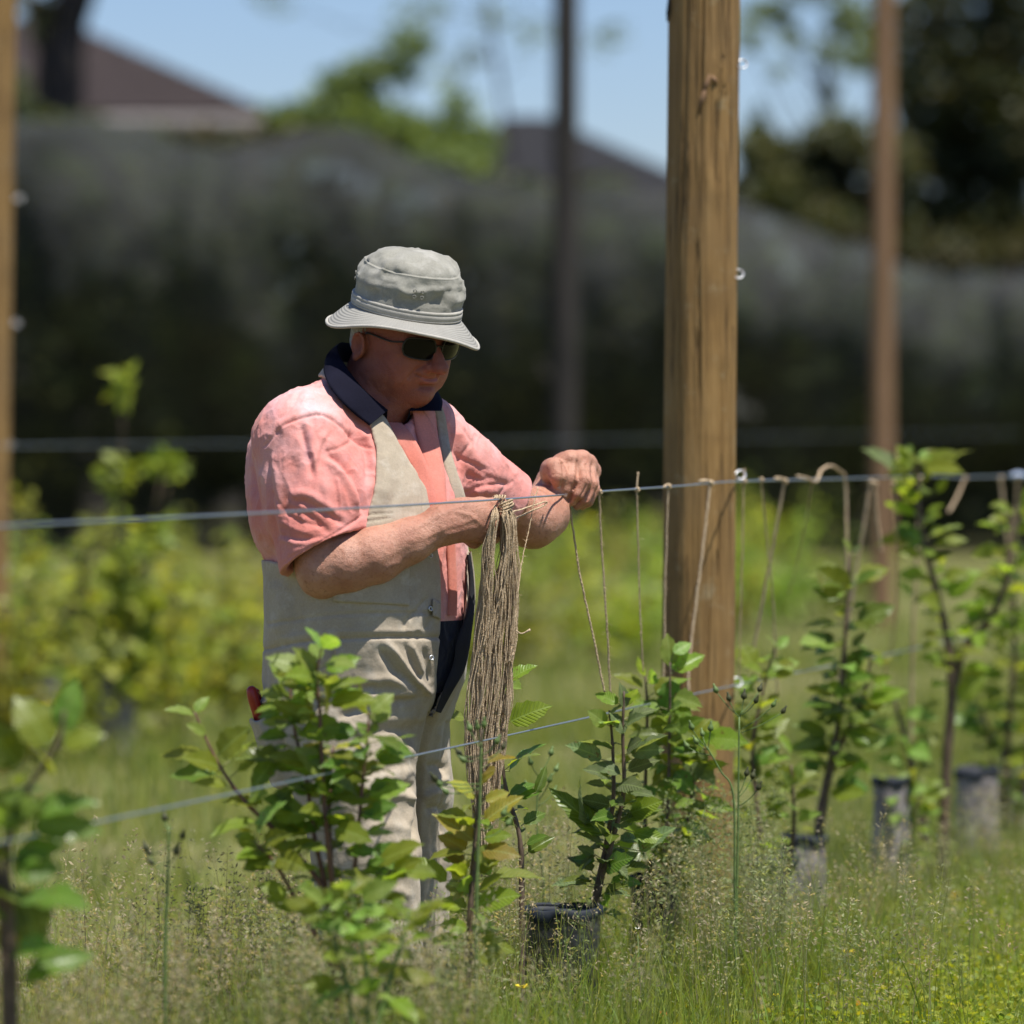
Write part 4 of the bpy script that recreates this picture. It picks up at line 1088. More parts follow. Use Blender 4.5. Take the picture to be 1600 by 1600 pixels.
# ------------------------------------------------------------------ jute
def fuzz(g, pts, n, ln, r, rng):
    pts = np.asarray(pts)
    for _ in range(n):
        i = rng.integers(0, len(pts) - 1); p = pts[i] + (pts[i + 1] - pts[i]) * rng.random()
        d = rng.normal(size=3); d[2] = d[2] * .7; d /= np.linalg.norm(d)
        d2 = d + rng.normal(size=3) * .5; L = ln * (.4 + rng.random())
        q = [p, p + d * L * .5, p + d * L * .5 + d2 * L * .4]
        w = r * np.array([.8, .2, .5])
        g.add([q[0] - w, q[0] + w, q[1] + w * .7, q[1] - w * .7, q[2]], [[0, 1, 2, 3]], [[3, 2, 4]])
def twine(pts, label, r=.0017, nf=26, knot=True, tail=None, name='jute_string', wob=.0012, grp=None):
    rng = np.random.default_rng(abs(hash(label)) % 1000 if False else len(label) * 7 + int(abs(pts[0][0]) * 1000) % 97)
    r = r * (1.35 if pts[0][0] < .3 else 1.65)
    c = catmull(pts, 10); c = c + rng.normal(size=c.shape) * wob * .35
    # two twisted plies
    L = np.concatenate([[0], np.cumsum(np.linalg.norm(np.diff(c, axis=0), axis=1))])
    n = max(12, int(L[-1] / .006)); s = np.linspace(0, L[-1], n); cc = np.stack([np.interp(s, L, c[:, k]) for k in range(3)], 1)
    g = Geo()
    for ph in (0, math.pi):
        a = s / .0095 * 2 * math.pi * .5 + ph
        off = np.stack([np.cos(a), np.sin(a), 0 * a], 1) * r * .5
        g.tube(cc + off, r * .72, 5)
    if knot:
        k = np.asarray(pts[0]); t = np.array([.247, .969, 0.])
        for q in range(3):
            ring = [k + t * (.004 * (q - 1)) + np.array([math.cos(a) * .97, -math.cos(a) * .247, math.sin(a)]) * (.0042 + .0006 * q) + t * .003 * a / 6 for a in np.linspace(0, 6.28, 12)]
            g.tube(ring, r * .85, 5)
        if tail is not None:
            e = np.asarray(tail); m = (k + e) / 2 + np.array([0, 0, .004]); g.tube(catmull([k + np.array([0, 0, .003]), m, e], 5), [r * 1.05] * 10 + [r * 1.5], 5)
    fuzz(g, cc, int(nf * 2.2), .013, .00036, rng)
    o = g.obj(name, M['jute']); tag(o, label, 'string', grp); return o
def rs(a, b_list, back=0.0):
    """string from the wire at column a, then photo points, staying in the plane of the row"""
    Y0 = row_y(a[0]); n = len(b_list); out = [np.array(P(a[0], a[1], Y0))]
    for i, q in enumerate(b_list):
        out.append(np.array(P(q[0], q[1], Y0 + back * (i + 1) / n)))
    return out
twine(rs((890, 792), [(905, 890), (925, 985), (945, 1082)], .03), 'slack jute string leading from the left hand down to the downy sapling', knot=False)
twine(rs((936, 769), [(940, 850), (947, 960), (954, 1086)], .06), 'taut pale jute string tied just beyond the left hand, down to the downy sapling', tail=P(930, 764, row_y(930)), nf=44)
twine(rs((995, 765), [(997, 850), (1000, 950), (1005, 1050)], .05), 'thin dark jute string with upright frayed knot before the pine post', r=.0013, tail=P(997, 738, row_y(996)))
twine(rs((1044, 760), [(1040, 900), (1037, 1040), (1035, 1170)], .03), 'jute string hanging along the shaded edge of the pine post', r=.0015, tail=P(1036, 762, row_y(1036)))
twine(rs((1110, 755), [(1098, 860), (1083, 980), (1076, 1050), (1078, 1128)], -.1), 'thick light jute string slanting across the sunlit pine post', tail=P(1094, 752, row_y(1094)), r=.0021)
twine(rs((1162, 752), [(1160, 850), (1156, 1000), (1154, 1060)], .05), 'thin jute string hanging just right of the pine post with an upright end', r=.0012, tail=P(1163, 733, row_y(1163)))
twine(rs((1189, 750), [(1198, 840), (1207, 930), (1215, 1085)], .2), 'faint jute string leaning back behind the wire past the post', r=.0013)
twine(rs((1226, 752), [(1208, 850), (1188, 960), (1170, 1048)], .05), 'thick jute string slanting left to the small sapling behind the post', r=.0023, tail=P(1212, 748, row_y(1212)))
twine(rs((1270, 750), [(1252, 850), (1232, 930)], .3), 'very thin dark jute thread hanging under the curled string end', r=.0009, knot=False, nf=6)
twine([np.array(P(1246, 744, row_y(1250))), np.array(P(1262, 748, row_y(1262))), np.array(P(1275, 752, row_y(1275))), np.array(P(1283, 735, row_y(1283))), np.array(P(1297, 728, row_y(1297))), np.array(P(1312, 736, row_y(1312))),
       np.array(P(1321, 754, row_y(1321))), np.array(P(1323, 850, row_y(1321))), np.array(P(1325, 930, row_y(1321)))], 'jute string with a curled loop standing up over the wire', r=.0025, knot=False)
twine(rs((1360, 754), [(1348, 830), (1332, 930), (1318, 1020), (1308, 1085)], .05), 'thick jute string wound down the stem of the tall thin sapling', r=.0028)
twine(rs((1367, 756), [(1371, 810), (1378, 862)], .02), 'short cut jute string end dangling free below the wire', r=.0022, nf=10)
twine(rs((1395, 756), [(1402, 880), (1398, 980), (1375, 1080)], .6), 'blurred jute string hanging behind the forked sapling', r=.0018, nf=6)
twine(rs((1436, 748), [(1432, 880), (1426, 1000), (1424, 1160)], .04), 'long straight jute string hanging beside the forked sapling', r=.0030)
twine(rs((1507, 748), [(1496, 775), (1482, 800)], -.1), 'short slanting jute string at the top of the forked sapling', r=.0026, nf=8)
twine(rs((1563, 748), [(1572, 830), (1580, 900), (1574, 980)], .05), 'jute string tied to the right arm of the forked sapling', r=.0028, nf=10)
twine(rs((1590, 746), [(1588, 800), (1586, 850)], .05), 'jute string beside the pale blue tie on the wire', r=.0028, nf=8)
g = Geo(); tp = np.array(P(1590, 744, row_y(1590))); g.tube([tp + np.array([-.02, -.02, 0]), tp + np.array([0, 0, .006]), tp + np.array([.03, .03, .0])], .008, 8); tag(g.obj('wire_tie', mat_plain('pale blue tie', (.45, .55, .75), .5)), 'pale blue plastic tie clipped round the upper wire', 'tie')
# loop held between both hands, and a fine thread off the bundle
YW = row_y(782)
twine([np.array(P(770, 808, 11.83)), np.array(P(800, 800, 11.95)), np.array(P(830, 791, 12.1)), np.array(P(852, 784, 12.2)), np.array(P(851, 789, 12.2)), np.array(P(822, 802, 12.05)), np.array(P(795, 815, 11.93)), np.array(P(772, 827, 11.83))], 'doubled jute string stretched from the right hand towards the left hand', knot=False, r=.0016)
twine([np.array(P(841, 762, 12.12)), np.array(P(833, 790, 12.1)), np.array(P(826, 830, 12.08)), np.array(P(815, 880, 12.05)), np.array(P(806, 960, 12.0)), np.array(P(803, 1030, 12.0))], 'fine frayed thread hanging in front of the left forearm beside the bundle', knot=False, r=.0009, nf=46)

# bundle of cut lengths looped over the wire
bun = empty('twine_bundle', tuple(P(775, 1050, YW))); tag(bun, 'thick hank of cut jute lengths looped over the upper wire by the man', 'twine')
rng = np.random.default_rng(5)
g = Geo()
def wid(py):  # outline of the hank: left and right edges by photo row
    return np.interp(py, [790, 830, 900, 1000, 1100, 1180, 1250, 1330], [769, 763, 752, 740, 731, 728, 735, 746]), np.interp(py, [790, 830, 900, 1000, 1100, 1180, 1250, 1330], [800, 806, 808, 804, 797, 786, 778, 772])
NSTR = 190
for i in range(NSTR):
    u = (i + rng.random()) / NSTR; branch = u < .36
    end = rng.choice([rng.uniform(950, 1080), rng.uniform(1130, 1260), rng.uniform(1240, 1360)], p=[.12, .28, .6])
    dz = rng.normal() * .014; ph = rng.random() * 6.28; fr = rng.uniform(.014, .06); am = rng.uniform(.8, 4.0)
    # start in the loop over the wire
    top = [(781, 779, -.001), (771 + 4 * rng.random(), 786, -.008)] if branch else [(779, 781, .004), (786 + 10 * rng.random(), 790 + rng.normal() * 2, -.012)]
    pts = [np.array(P(x, y, YW + d)) for x, y, d in top]
    py = 805.0
    while py < end:
        l, r = wid(py); uu = u + (.06 * math.sin(py * .006 + ph))
        gap = -9 * math.exp(-((py - 850) / 60) ** 2) * (1 if branch else -1) * (1 if abs(u - .36) < .2 else 0)
        x = l + (r - l) * min(1, max(0, uu)) + am * math.sin(py * fr + ph) + gap
        x += rng.normal() * .9
        pts.append(np.array(P(x, py, YW + dz + .022 * (1 if not branch else -1) * .5 - .028 * math.sin(math.pi * min(1, max(0, u))) + .006 * math.sin(py * .02 + ph * 2)))); py += 26
    c = catmull(pts, 3); g.tube(c, [rng.uniform(.0008, .0014)] * (len(c) - 1) + [.0026], 5)
    fuzz(g, c, 12, .011, .0003, rng)
for q in [((806, 985), (815, 990), (829, 984)), ((800, 1010), (795, 1035), (803, 1020))]:
    c = catmull([np.array(P(x, y, YW - .03)) for x, y in q], 5); g.tube(c, [.0016] * (len(c) - 3) + [.002, .0026, .003], 5)
g.obj('twine_strands', M['jute'], bun)
g = Geo()
for q in range(4):
    ring = [np.array(P(790, 790, YW)) + np.array([math.cos(a) * (.0145 + .002 * math.sin(a * 2 + q * 2)), -.014 + .016 * math.sin(a), .007 * math.sin(a + .6 + q * .4) + .0036 * (q - 1.5)]) for a in np.linspace(0, 6.28, 18)]
    g.tube(ring, .0019, 6)
for q in range(9):
    ph = rng.random() * .8
    ring = [np.array(P(770 + q * 2.1, 783, YW)) + np.array([math.cos(a) * .005 + .002 * math.sin(q * 3), math.sin(a) * .009 - .003, math.sin(a + ph) * .003 + math.cos(a) * .006 + .004]) for a in np.linspace(-1.2, 4.2, 14)]
    g.tube(ring, .0017, 6)
g.obj('hitch', M['jute'], bun)

# ------------------------------------------------------------------ plastic sleeves round the sapling bases
def guard(x0, x1, ytop, label, mat, seed, Y=None, tilt=0.0):
    px = (x0 + x1) / 2; Y = Y or row_y(px); r = (x1 - x0) / 2 / FP * Y; c = P(px, ytop, Y); h = c.z
    root = empty('tree_guard', (c.x, Y, 0)); tag(root, label, 'tree guard', 'plastic sleeves round the sapling bases')
    ns, nz = 40, 16; G = np.zeros((ns, nz, 3)); Gi = np.zeros((ns, nz, 3))
    for i in range(ns):
        a = 2 * math.pi * i / ns; e = (abs(math.cos(a)) ** 3.2 + abs(math.sin(a)) ** 3.2) ** (-1 / 3.2)
        for j in range(nz):
            t = j / (nz - 1); z = -.03 + (h + .03) * t
            w = vnoise(np.array([[math.cos(a) * 1.6, math.sin(a) * 1.6, z * 5 + seed]]), seed)[0] + .5 * vnoise(np.array([[math.cos(a) * 4, math.sin(a) * 4, z * 9 + seed]]), seed + 3)[0]
            rr = r * (e * .95) * (1.0 - .03 * t) + .011 * w * (1 - .45 * t)
            zz = z + (.007 * vnoise(np.array([[math.cos(a) * 2, math.sin(a) * 2, seed * 1.7]]), seed)[0] if j == nz - 1 else 0)
            G[i, j] = (c.x + rr * math.cos(a) + tilt * z, Y + rr * math.sin(a), zz)
            Gi[i, j] = (c.x + (rr - .003) * math.cos(a) + tilt * z, Y + (rr - .003) * math.sin(a), zz)
    g = Geo(); g.grid(G, True); g.grid(Gi[:, ::-1], True); g.obj('sleeve', mat, root)
    ring = [(G[i % ns, -1] + Gi[i % ns, -1]) / 2 for i in range(ns + 1)]
    cuff = np.zeros((ns, 5, 3))
    for i in range(ns):
        o = G[i, -1] - np.array([c.x + tilt * h, Y, G[i, -1][2]]); o = o / np.linalg.norm(o)
        top = G[i, -1]; dn = .020 + .006 * math.sin(i * .9 + seed) + .004 * math.sin(i * 2.3)
        cuff[i] = [top - o * .006 + np.array([0, 0, -.012]), top + np.array([0, 0, .004]), top + o * .005 + np.array([0, 0, .001]), top + o * .006 + np.array([0, 0, -dn * .6]), top + o * .0035 + np.array([0, 0, -dn])]
    g = Geo(); g.grid(cuff, True); g.obj('rim', M['guard_rim'], root)
    return root
guard(815, 940, 1418, 'square black plastic sleeve at the foot of the downy sapling', M['guard_black'], 3)
guard(982, 1062, 1368, 'dark plastic sleeve in front of the foot of the pine post', M['guard_black'], 5)
guard(1155, 1247, 1342, 'grey plastic sleeve with dark rim standing just past the pine post', M['guard_grey'], 7)
guard(1216, 1292, 1306, 'pale grey plastic sleeve round the foot of the tall thin sapling', M['guard_grey'], 9)
guard(1366, 1422, 1216, 'half hidden plastic sleeve behind seeding grass, foot of the forked sapling', M['guard_grey'], 11)
guard(1492, 1560, 1202, 'blurred grey plastic sleeve with dark blue rim beyond the forked sapling', M['guard_grey'], 13)
guard(1562, 1634, 1172, 'blurred pale plastic sleeve farthest along the row', M['guard_grey'], 15)
guard(600, 712, 1512, 'dark plastic sleeve in grass at the feet of the man', M['guard_black'], 17)
guard(478, 580, 1588, 'low plastic sleeve under the bushy sapling', M['guard_black'], 19)
# ------------------------------------------------------------------ leaves
def leaf_mesh(name, seed, curl, fold, width=.46, serr=.018):
    rng = np.random.default_rng(seed); nl, nw = 9, 2
    V = []; rows = []
    for i in range(nl + 1):
        t = i / nl
        w = width * .5 * (math.sin(math.pi * t ** .82) ** .75 if 0 < t < 1 else 0) * (1.06 - .25 * t)
        if 0 < i < nl: w += serr * (1 if i % 2 else -1)
        if i == nl: w = 0.004
        if i == 0: w = 0.010
        zc = -curl * t * t + .05 * math.sin(3.1 * t + seed); tw = .12 * math.sin(2.0 * t + seed * 1.7)
        row = []
        for k in range(-nw, nw + 1):
            u = k / nw; x = u * w
            z = zc + fold * abs(x) + tw * x + .022 * math.sin(t * 17 + seed + u) * abs(u) - .35 * fold * abs(x) * abs(u)
            row.append(len(V)); V.append((x, t, z))
        rows.append(row)
    Q = [[rows[i][k], rows[i][k + 1], rows[i + 1][k + 1], rows[i + 1][k]] for i in range(nl) for k in range(2 * nw)]
    me = mesh_np(name, V, Q); me.polygons.foreach_set('use_smooth', np.ones(len(me.polygons), dtype=bool)); return me
LEAF = {}
for mk in ('leaf', 'leaf_young', 'leaf_dark', 'leaf_grey', 'leaf_yellow'):
    LEAF[mk] = []
    for q in range(5):
        me = leaf_mesh(mk, q * 3 + 1, [.12, .28, .05, .42, .2][q], [.45, .3, .75, .5, .15][q], [.52, .58, .46, .52, .60][q]); me.materials.append(M[mk]); LEAF[mk].append(me)
LRNG = np.random.default_rng(21)
STALK = None
def put_stalk(leaf_root, a, b):
    global STALK
    if STALK is None:
        g = Geo(); n = 5; V = []; Q = []
        for j, (t, r) in enumerate(((0, 1.2), (.5, 1.0), (1, .9))):
            for k in range(n): V.append((math.cos(6.283 * k / n) * r, t, math.sin(6.283 * k / n) * r))
        Q = [[j * n + k, j * n + (k + 1) % n, (j + 1) * n + (k + 1) % n, (j + 1) * n + k] for j in range(2) for k in range(n)]
        STALK = mesh_np('leaf_stalk', V, Q); STALK.materials.append(M['petiole'])
    a, b = Vector(a), Vector(b); d = b - a; L = d.length
    if L < .004: return
    y = d / L; x = y.orthogonal().normalized(); z = x.cross(y); r = .00115
    o = bpy.data.objects.new('leaf_stalk', STALK); COL.objects.link(o); o.parent = leaf_root
    Mx = Matrix((x * r, y * L, z * r)).transposed().to_4x4(); Mx.translation = a - leaf_root.location; o.matrix_local = Mx
def put_leaf(root, base, tip, mk='leaf', wf=1.0, up=None, var=None):
    base, tip = Vector(base), Vector(tip); d = tip - base; L = d.length
    if L < 1e-4: return
    y = d / L
    n = Vector(up) if up is not None else Vector((LRNG.normal() * .45, -.85 + LRNG.normal() * .5, .85))
    z = (n - y * n.dot(y)); z = z.normalized() if z.length > .05 else y.orthogonal().normalized()
    x = y.cross(z)
    me = LEAF[mk][var if var is not None else LRNG.integers(0, 5)]
    o = bpy.data.objects.new('leaf', me); COL.objects.link(o); o.parent = root
    Mx = Matrix((x * L * wf, y * L, z * L)).transposed().to_4x4(); Mx.translation = base - root.location
    o.matrix_local = Mx
    return o
def sapling(px, label, Y, stems, leaves, grp='apple saplings along the row', mk='leaf', smat='stem', rad=.006, name='apple_sapling', fill=(), depth=.03):
    """stems: photo polylines (last point = growing tip); leaves: (bx,by,tx,ty[,material[,width]])"""
    root = empty(name, (float((px - 800) / FP * Y), Y, 0)); tag(root, label, 'sapling', grp)
    g = Geo(); sp = []
    for st in stems:
        pts = []; dd = LRNG.normal() * depth
        for i, q in enumerate(st):
            t = i / (len(st) - 1); pts.append(np.array(P(q[0], q[1], Y + dd * t + (q[2] if len(q) > 2 else 0))))
        c = catmull(pts, 6); n = len(c)
        g.tube(c, [rad * (1.0 - .72 * i / (n - 1)) * (1 + .12 * math.sin(i * 1.9)) for i in range(n)], 7); sp.append((c, dd))
    allp = np.concatenate([c for c, _ in sp])
    for lf in leaves:
        bx, by, tx, ty = lf[:4]; m = lf[4] if len(lf) > 4 else mk; wf = lf[5] if len(lf) > 5 else 1.0
        b0 = np.array(P(bx, by, Y)); i = int(np.argmin(((allp - b0)[:, [0, 2]] ** 2).sum(1) + .12 * np.maximum(0, allp[:, 2] - b0[2]) ** 2)); s = allp[i]
        dy = s[1] - Y + LRNG.normal() * .008
        b0 = np.array(P(bx, by, Y + dy)); e = np.array(P(tx, ty, Y + dy + LRNG.normal() * .022 - .008))
        put_leaf(root, b0, e, m, wf * 1.15)
        s2 = s.copy(); 
        if np.linalg.norm(s2 - b0) < .13: put_stalk(root, s2, b0)
    # leaves all round the stems
    for si, n, t0, t1, ln, m in fill:
        c, dd = sp[si]
        n = int(n * 1.9); ln = ln * 1.3 * LRNG.uniform(.9, 1.12)
        for k in range(n):
            t = t0 + (t1 - t0) * (k + LRNG.random()) / n; i = min(len(c) - 2, int(t * (len(c) - 1))); s = c[i]
            a = k * 2.4 + LRNG.random(); el = LRNG.uniform(.05, .75)
            dv = np.array([math.cos(a) * math.cos(el), math.sin(a) * math.cos(el), math.sin(el)])
            pl = ln * .3; b0 = s + dv * pl; L = ln * LRNG.uniform(.45, 1.2); e = b0 + (dv + np.array([0, 0, -.35 * LRNG.random()])) * L
            put_leaf(root, b0, e, m); put_stalk(root, s, b0)
    g.obj('stem', M[smat], root)
    return root
y_, d_, g_, n_ = 'leaf_young', 'leaf_dark', 'leaf_grey', 'leaf_yellow'
# the bushy sapling before the man's trousers
sapling(520, 'bushy bright green sapling with reddish shoots in front of the khaki trousers', 10.60,
    [[(528, 1600), (520, 1420), (440, 1310), (385, 1255), (345, 1200), (320, 1150), (304, 1112)], [(526, 1560), (510, 1400), (490, 1300), (478, 1212), (462, 1150), (455, 1100), (453, 1066)],
     [(530, 1560), (520, 1400), (506, 1250), (500, 1120), (495, 1060), (501, 1016)], [(528, 1550), (515, 1300), (516, 1220), (521, 1165)], [(530, 1560), (550, 1400), (562, 1270), (573, 1160), (577, 1112)], [(526, 1520), (470, 1420), (430, 1350), (400, 1318)], [(528, 1520), (580, 1420), (610, 1360)]],
    [(503, 1012, 489, 977, y_), (505, 1012, 534, 983, y_), (501, 1030, 484, 1002, y_), (492, 1052, 460, 1011, y_), (497, 1045, 462, 1074, d_), (512, 1086, 569, 1054, 'leaf'),
     (450, 1071, 422, 1035, y_), (452, 1062, 465, 1040, y_), (460, 1073, 488, 1044, d_), (452, 1097, 398, 1101, 'leaf', 1.15), (450, 1092, 494, 1128, 'leaf', 1.1),
     (532, 1138, 466, 1140, 'leaf', 1.25), (450, 1192, 369, 1180, d_, 1.15), (432, 1186, 389, 1233, d_), (508, 1206, 470, 1164, y_, 1.1), (516, 1178, 478, 1153, n_), (524, 1172, 572, 1166, n_), (530, 1190, 556, 1205, y_),
     (573, 1117, 548, 1075, y_), (580, 1112, 615, 1080, y_), (575, 1146, 560, 1128, y_), (575, 1146, 590, 1126, y_), (588, 1178, 640, 1137, 'leaf', 1.2), (578, 1242, 637, 1212, 'leaf', 1.15), (520, 1242, 562, 1205, d_),
     (303, 1116, 267, 1097, y_), (305, 1113, 323, 1084, y_), (322, 1146, 299, 1130, y_), (345, 1178, 385, 1136, 'leaf', 1.2), (338, 1208, 268, 1200, d_), (402, 1262, 346, 1250, 'leaf'), (405, 1302, 444, 1249, y_, 1.05), (398, 1303, 371, 1297, n_),
     (424, 1325, 368, 1332, 'leaf', 1.1), (432, 1336, 380, 1352, d_), (498, 1297, 444, 1264, d_), (470, 1268, 500, 1290, n_), (556, 1282, 530, 1274, n_), (560, 1276, 592, 1250, y_), (570, 1312, 600, 1282, 'leaf'), (556, 1306, 540, 1285, y_),
     (588, 1346, 650, 1308, 'leaf'), (625, 1368, 565, 1385, y_), (474, 1342, 440, 1322, n_), (478, 1330, 497, 1312, y_), (480, 1240, 455, 1222, d_), (545, 1330, 590, 1330, d_), (430, 1262, 455, 1225, d_)],
    smat='stem_red', fill=((0, 8, .25, .75, .058, 'leaf'), (1, 15, .3, .9, .062, d_), (1, 6, .4, .95, .055, y_), (2, 15, .3, .85, .062, 'leaf'), (2, 6, .4, .9, .055, y_), (3, 12, .3, .95, .058, 'leaf'), (4, 14, .3, .85, .06, d_), (4, 5, .4, .9, .055, y_), (5, 13, .25, 1, .06, 'leaf'), (6, 13, .25, 1, .06, 'leaf')))
# leafy regrowth nearer the camera, out of focus
sapling(540, 'low blurred regrowth with bright leaves before the bushy sapling', 9.95,
    [[(560, 1720), (545, 1560), (520, 1460), (505, 1405)], [(565, 1720), (575, 1560), (560, 1450), (545, 1385)], [(565, 1720), (600, 1560), (625, 1480), (640, 1420)]], [(505, 1410, 470, 1385, y_), (507, 1410, 540, 1385, y_), (545, 1390, 520, 1365, y_), (548, 1392, 590, 1370, 'leaf')],
    smat='stem_green', fill=((0, 12, .3, 1, .05, 'leaf'), (1, 12, .3, 1, .05, y_), (2, 12, .3, 1, .05, 'leaf')))
# yellowing sapling in front of the twine bundle
sapling(735, 'single stemmed sapling with yellowing leaves in front of the twine bundle', 11.15,
    [[(726, 1680), (731, 1540), (736, 1400), (745, 1280), (750, 1190), (753, 1140)]],
    [(741, 1247, 706, 1216, n_), (738, 1316, 681, 1265, n_, .95), (729, 1326, 687, 1297, n_, 1.2), (758, 1284, 817, 1241, n_, .8), (763, 1372, 840, 1345, y_, .9), (764, 1368, 750, 1338, y_), (699, 1376, 652, 1332, 'leaf', .8), (708, 1374, 728, 1342, n_), (753, 1226, 768, 1204, n_), (727, 1400, 729, 1362, y_),
     (727, 1424, 690, 1398, y_), (745, 1412, 806, 1392, 'leaf'), (730, 1450, 690, 1440, 'leaf'), (725, 1395, 700, 1408, n_), (742, 1345, 775, 1322, y_), (740, 1460, 775, 1440, y_)],
    smat='stem', rad=.0085, fill=((0, 14, .25, .66, .055, 'leaf'), (0, 5, .4, .8, .05, n_)), name='apple_sapling')
# dark stemmed sapling behind the bundle
sapling(800, 'dark stemmed sapling with few curled leaves right behind the twine bundle', 12.05,
    [[(815, 1640), (815, 1420), (812, 1310), (790, 1230), (783, 1150), (788, 1045)]],
    [(797, 1064, 839, 1037, 'leaf'), (797, 1127, 851, 1096, 'leaf', 1.1), (795, 1198, 838, 1168, 'leaf'), (797, 1205, 842, 1152, d_, .8), (726, 1120, 698, 1111, y_), (838, 1238, 856, 1198, d_, .7), (792, 1080, 812, 1072, y_), (795, 1240, 835, 1218, d_)],
    rad=.0075, fill=((0, 7, .35, .6, .045, d_),))
# downy sapling in focus
sapling(960, 'sharp downy leaved sapling reached by two pale strings', 12.40,
    [[(928, 1650), (930, 1430), (955, 1320), (974, 1240), (973, 1150), (975, 1080)], [(930, 1640), (928, 1430), (945, 1330), (958, 1250), (957, 1165), (952, 1110)]],
    [(974, 1106, 972, 1066, g_), (978, 1102, 992, 1071, y_), (966, 1099, 931, 1077, 'leaf'), (975, 1146, 958, 1111, g_, 1.3), (984, 1121, 1021, 1097, g_, 1.1), (948, 1132, 924, 1110, y_, 1.2), (957, 1168, 904, 1145, g_, 1.1), (938, 1186, 886, 1162, g_, 1.05), (968, 1210, 921, 1192, g_, 1.1),
     (978, 1172, 995, 1153, g_, 1.2), (992, 1185, 1039, 1144, g_, 1.15), (980, 1202, 1027, 1181, g_), (960, 1135, 940, 1120, y_), (952, 1122, 970, 1098, g_), (928, 1292, 893, 1218, g_, .7), (940, 1275, 912, 1238, d_), (945, 1305, 869, 1234, d_, .6), (930, 1335, 900, 1352, d_), (945, 1330, 905, 1300, g_), (985, 1270, 1030, 1250, 'leaf'), (990, 1300, 1045, 1310, 'leaf', .8),
     (975, 1230, 1000, 1240, y_), (1000, 1330, 1055, 1290, g_), (960, 1360, 1010, 1340, d_), (950, 1250, 925, 1240, d_)],
    smat='stem', rad=.0085, fill=((0, 14, .2, .6, .058, d_), (0, 5, .5, .9, .05, g_), (1, 14, .2, .7, .054, g_)))
# sapling against the post
sapling(1030, 'glossy leaved sapling growing against the pine post', 13.15,
    [[(1022, 1620), (1020, 1400), (1008, 1290), (1011, 1120), (1008, 1055)], [(1024, 1620), (1030, 1400), (1042, 1290), (1046, 1150), (1047, 1035)], [(1024, 1620), (1040, 1400), (1075, 1280), (1088, 1180), (1090, 1150)]],
    [(1007, 1057, 991, 1028, y_), (1005, 1072, 968, 1044, 'leaf', 1.1), (1012, 1068, 1024, 1046, y_), (1026, 1087, 1062, 1057, 'leaf', 1.2), (1048, 1040, 1044, 990, y_, .9), (1053, 1020, 1081, 1001, y_), (1052, 1046, 1040, 1018, 'leaf', 1.3), (1054, 1050, 1102, 1021, 'leaf', 1.05),
     (1017, 1142, 1070, 1118, 'leaf', 1.3), (1046, 1062, 1043, 1122, d_, 1.2), (1044, 1132, 1077, 1108, d_), (1080, 1152, 1106, 1120, 'leaf', 1.1), (1064, 1146, 1092, 1166, y_), (1014, 1152, 985, 1134, 'leaf', 1.2), (1086, 1166, 1084, 1218, g_, 1.2), (1050, 1180, 1098, 1172, d_, 1.1), (1048, 1200, 1018, 1225, 'leaf', 1.2),
     (1055, 1205, 1085, 1240, d_), (1020, 1190, 990, 1180, d_), (1090, 1200, 1118, 1225, g_, 1.2), (1030, 1245, 1060, 1215, 'leaf', 1.2), (1005, 1240, 985, 1265, d_)],
    rad=.0075, fill=((0, 17, .25, .85, .062, 'leaf'), (1, 20, .25, .88, .062, d_), (1, 6, .5, .95, .058, y_), (2, 18, .3, .98, .062, 'leaf')))
# behind the post
sapling(1195, 'small bright sapling tied to a slanting string just past the post', 14.2,
    [[(1198, 1560), (1190, 1330), (1176, 1180), (1190, 1090), (1211, 1010)], [(1200, 1540), (1236, 1330), (1240, 1265), (1236, 1195)]],
    [(1212, 1012, 1198, 988, y_), (1214, 1012, 1234, 993, y_), (1178, 1042, 1152, 1002, 'leaf', 1.1), (1202, 1050, 1250, 1030, y_), (1200, 1060, 1228, 1040, 'leaf'), (1160, 1090, 1180, 1052, y_), (1165, 1150, 1235, 1118, 'leaf'), (1180, 1195, 1218, 1162, d_), (1215, 1150, 1240, 1175, 'leaf'),
     (1236, 1228, 1212, 1192, 'leaf', 1.3), (1240, 1225, 1248, 1190, y_), (1244, 1230, 1274, 1202, y_), (1235, 1240, 1225, 1205, d_, 1.2), (1244, 1248, 1278, 1238, 'leaf'), (1190, 1280, 1222, 1240, 'leaf', 1.1), (1185, 1215, 1170, 1185, d_)],
    rad=.0085, fill=((0, 20, .25, .95, .064, 'leaf'), (1, 8, .45, .95, .052, y_)))
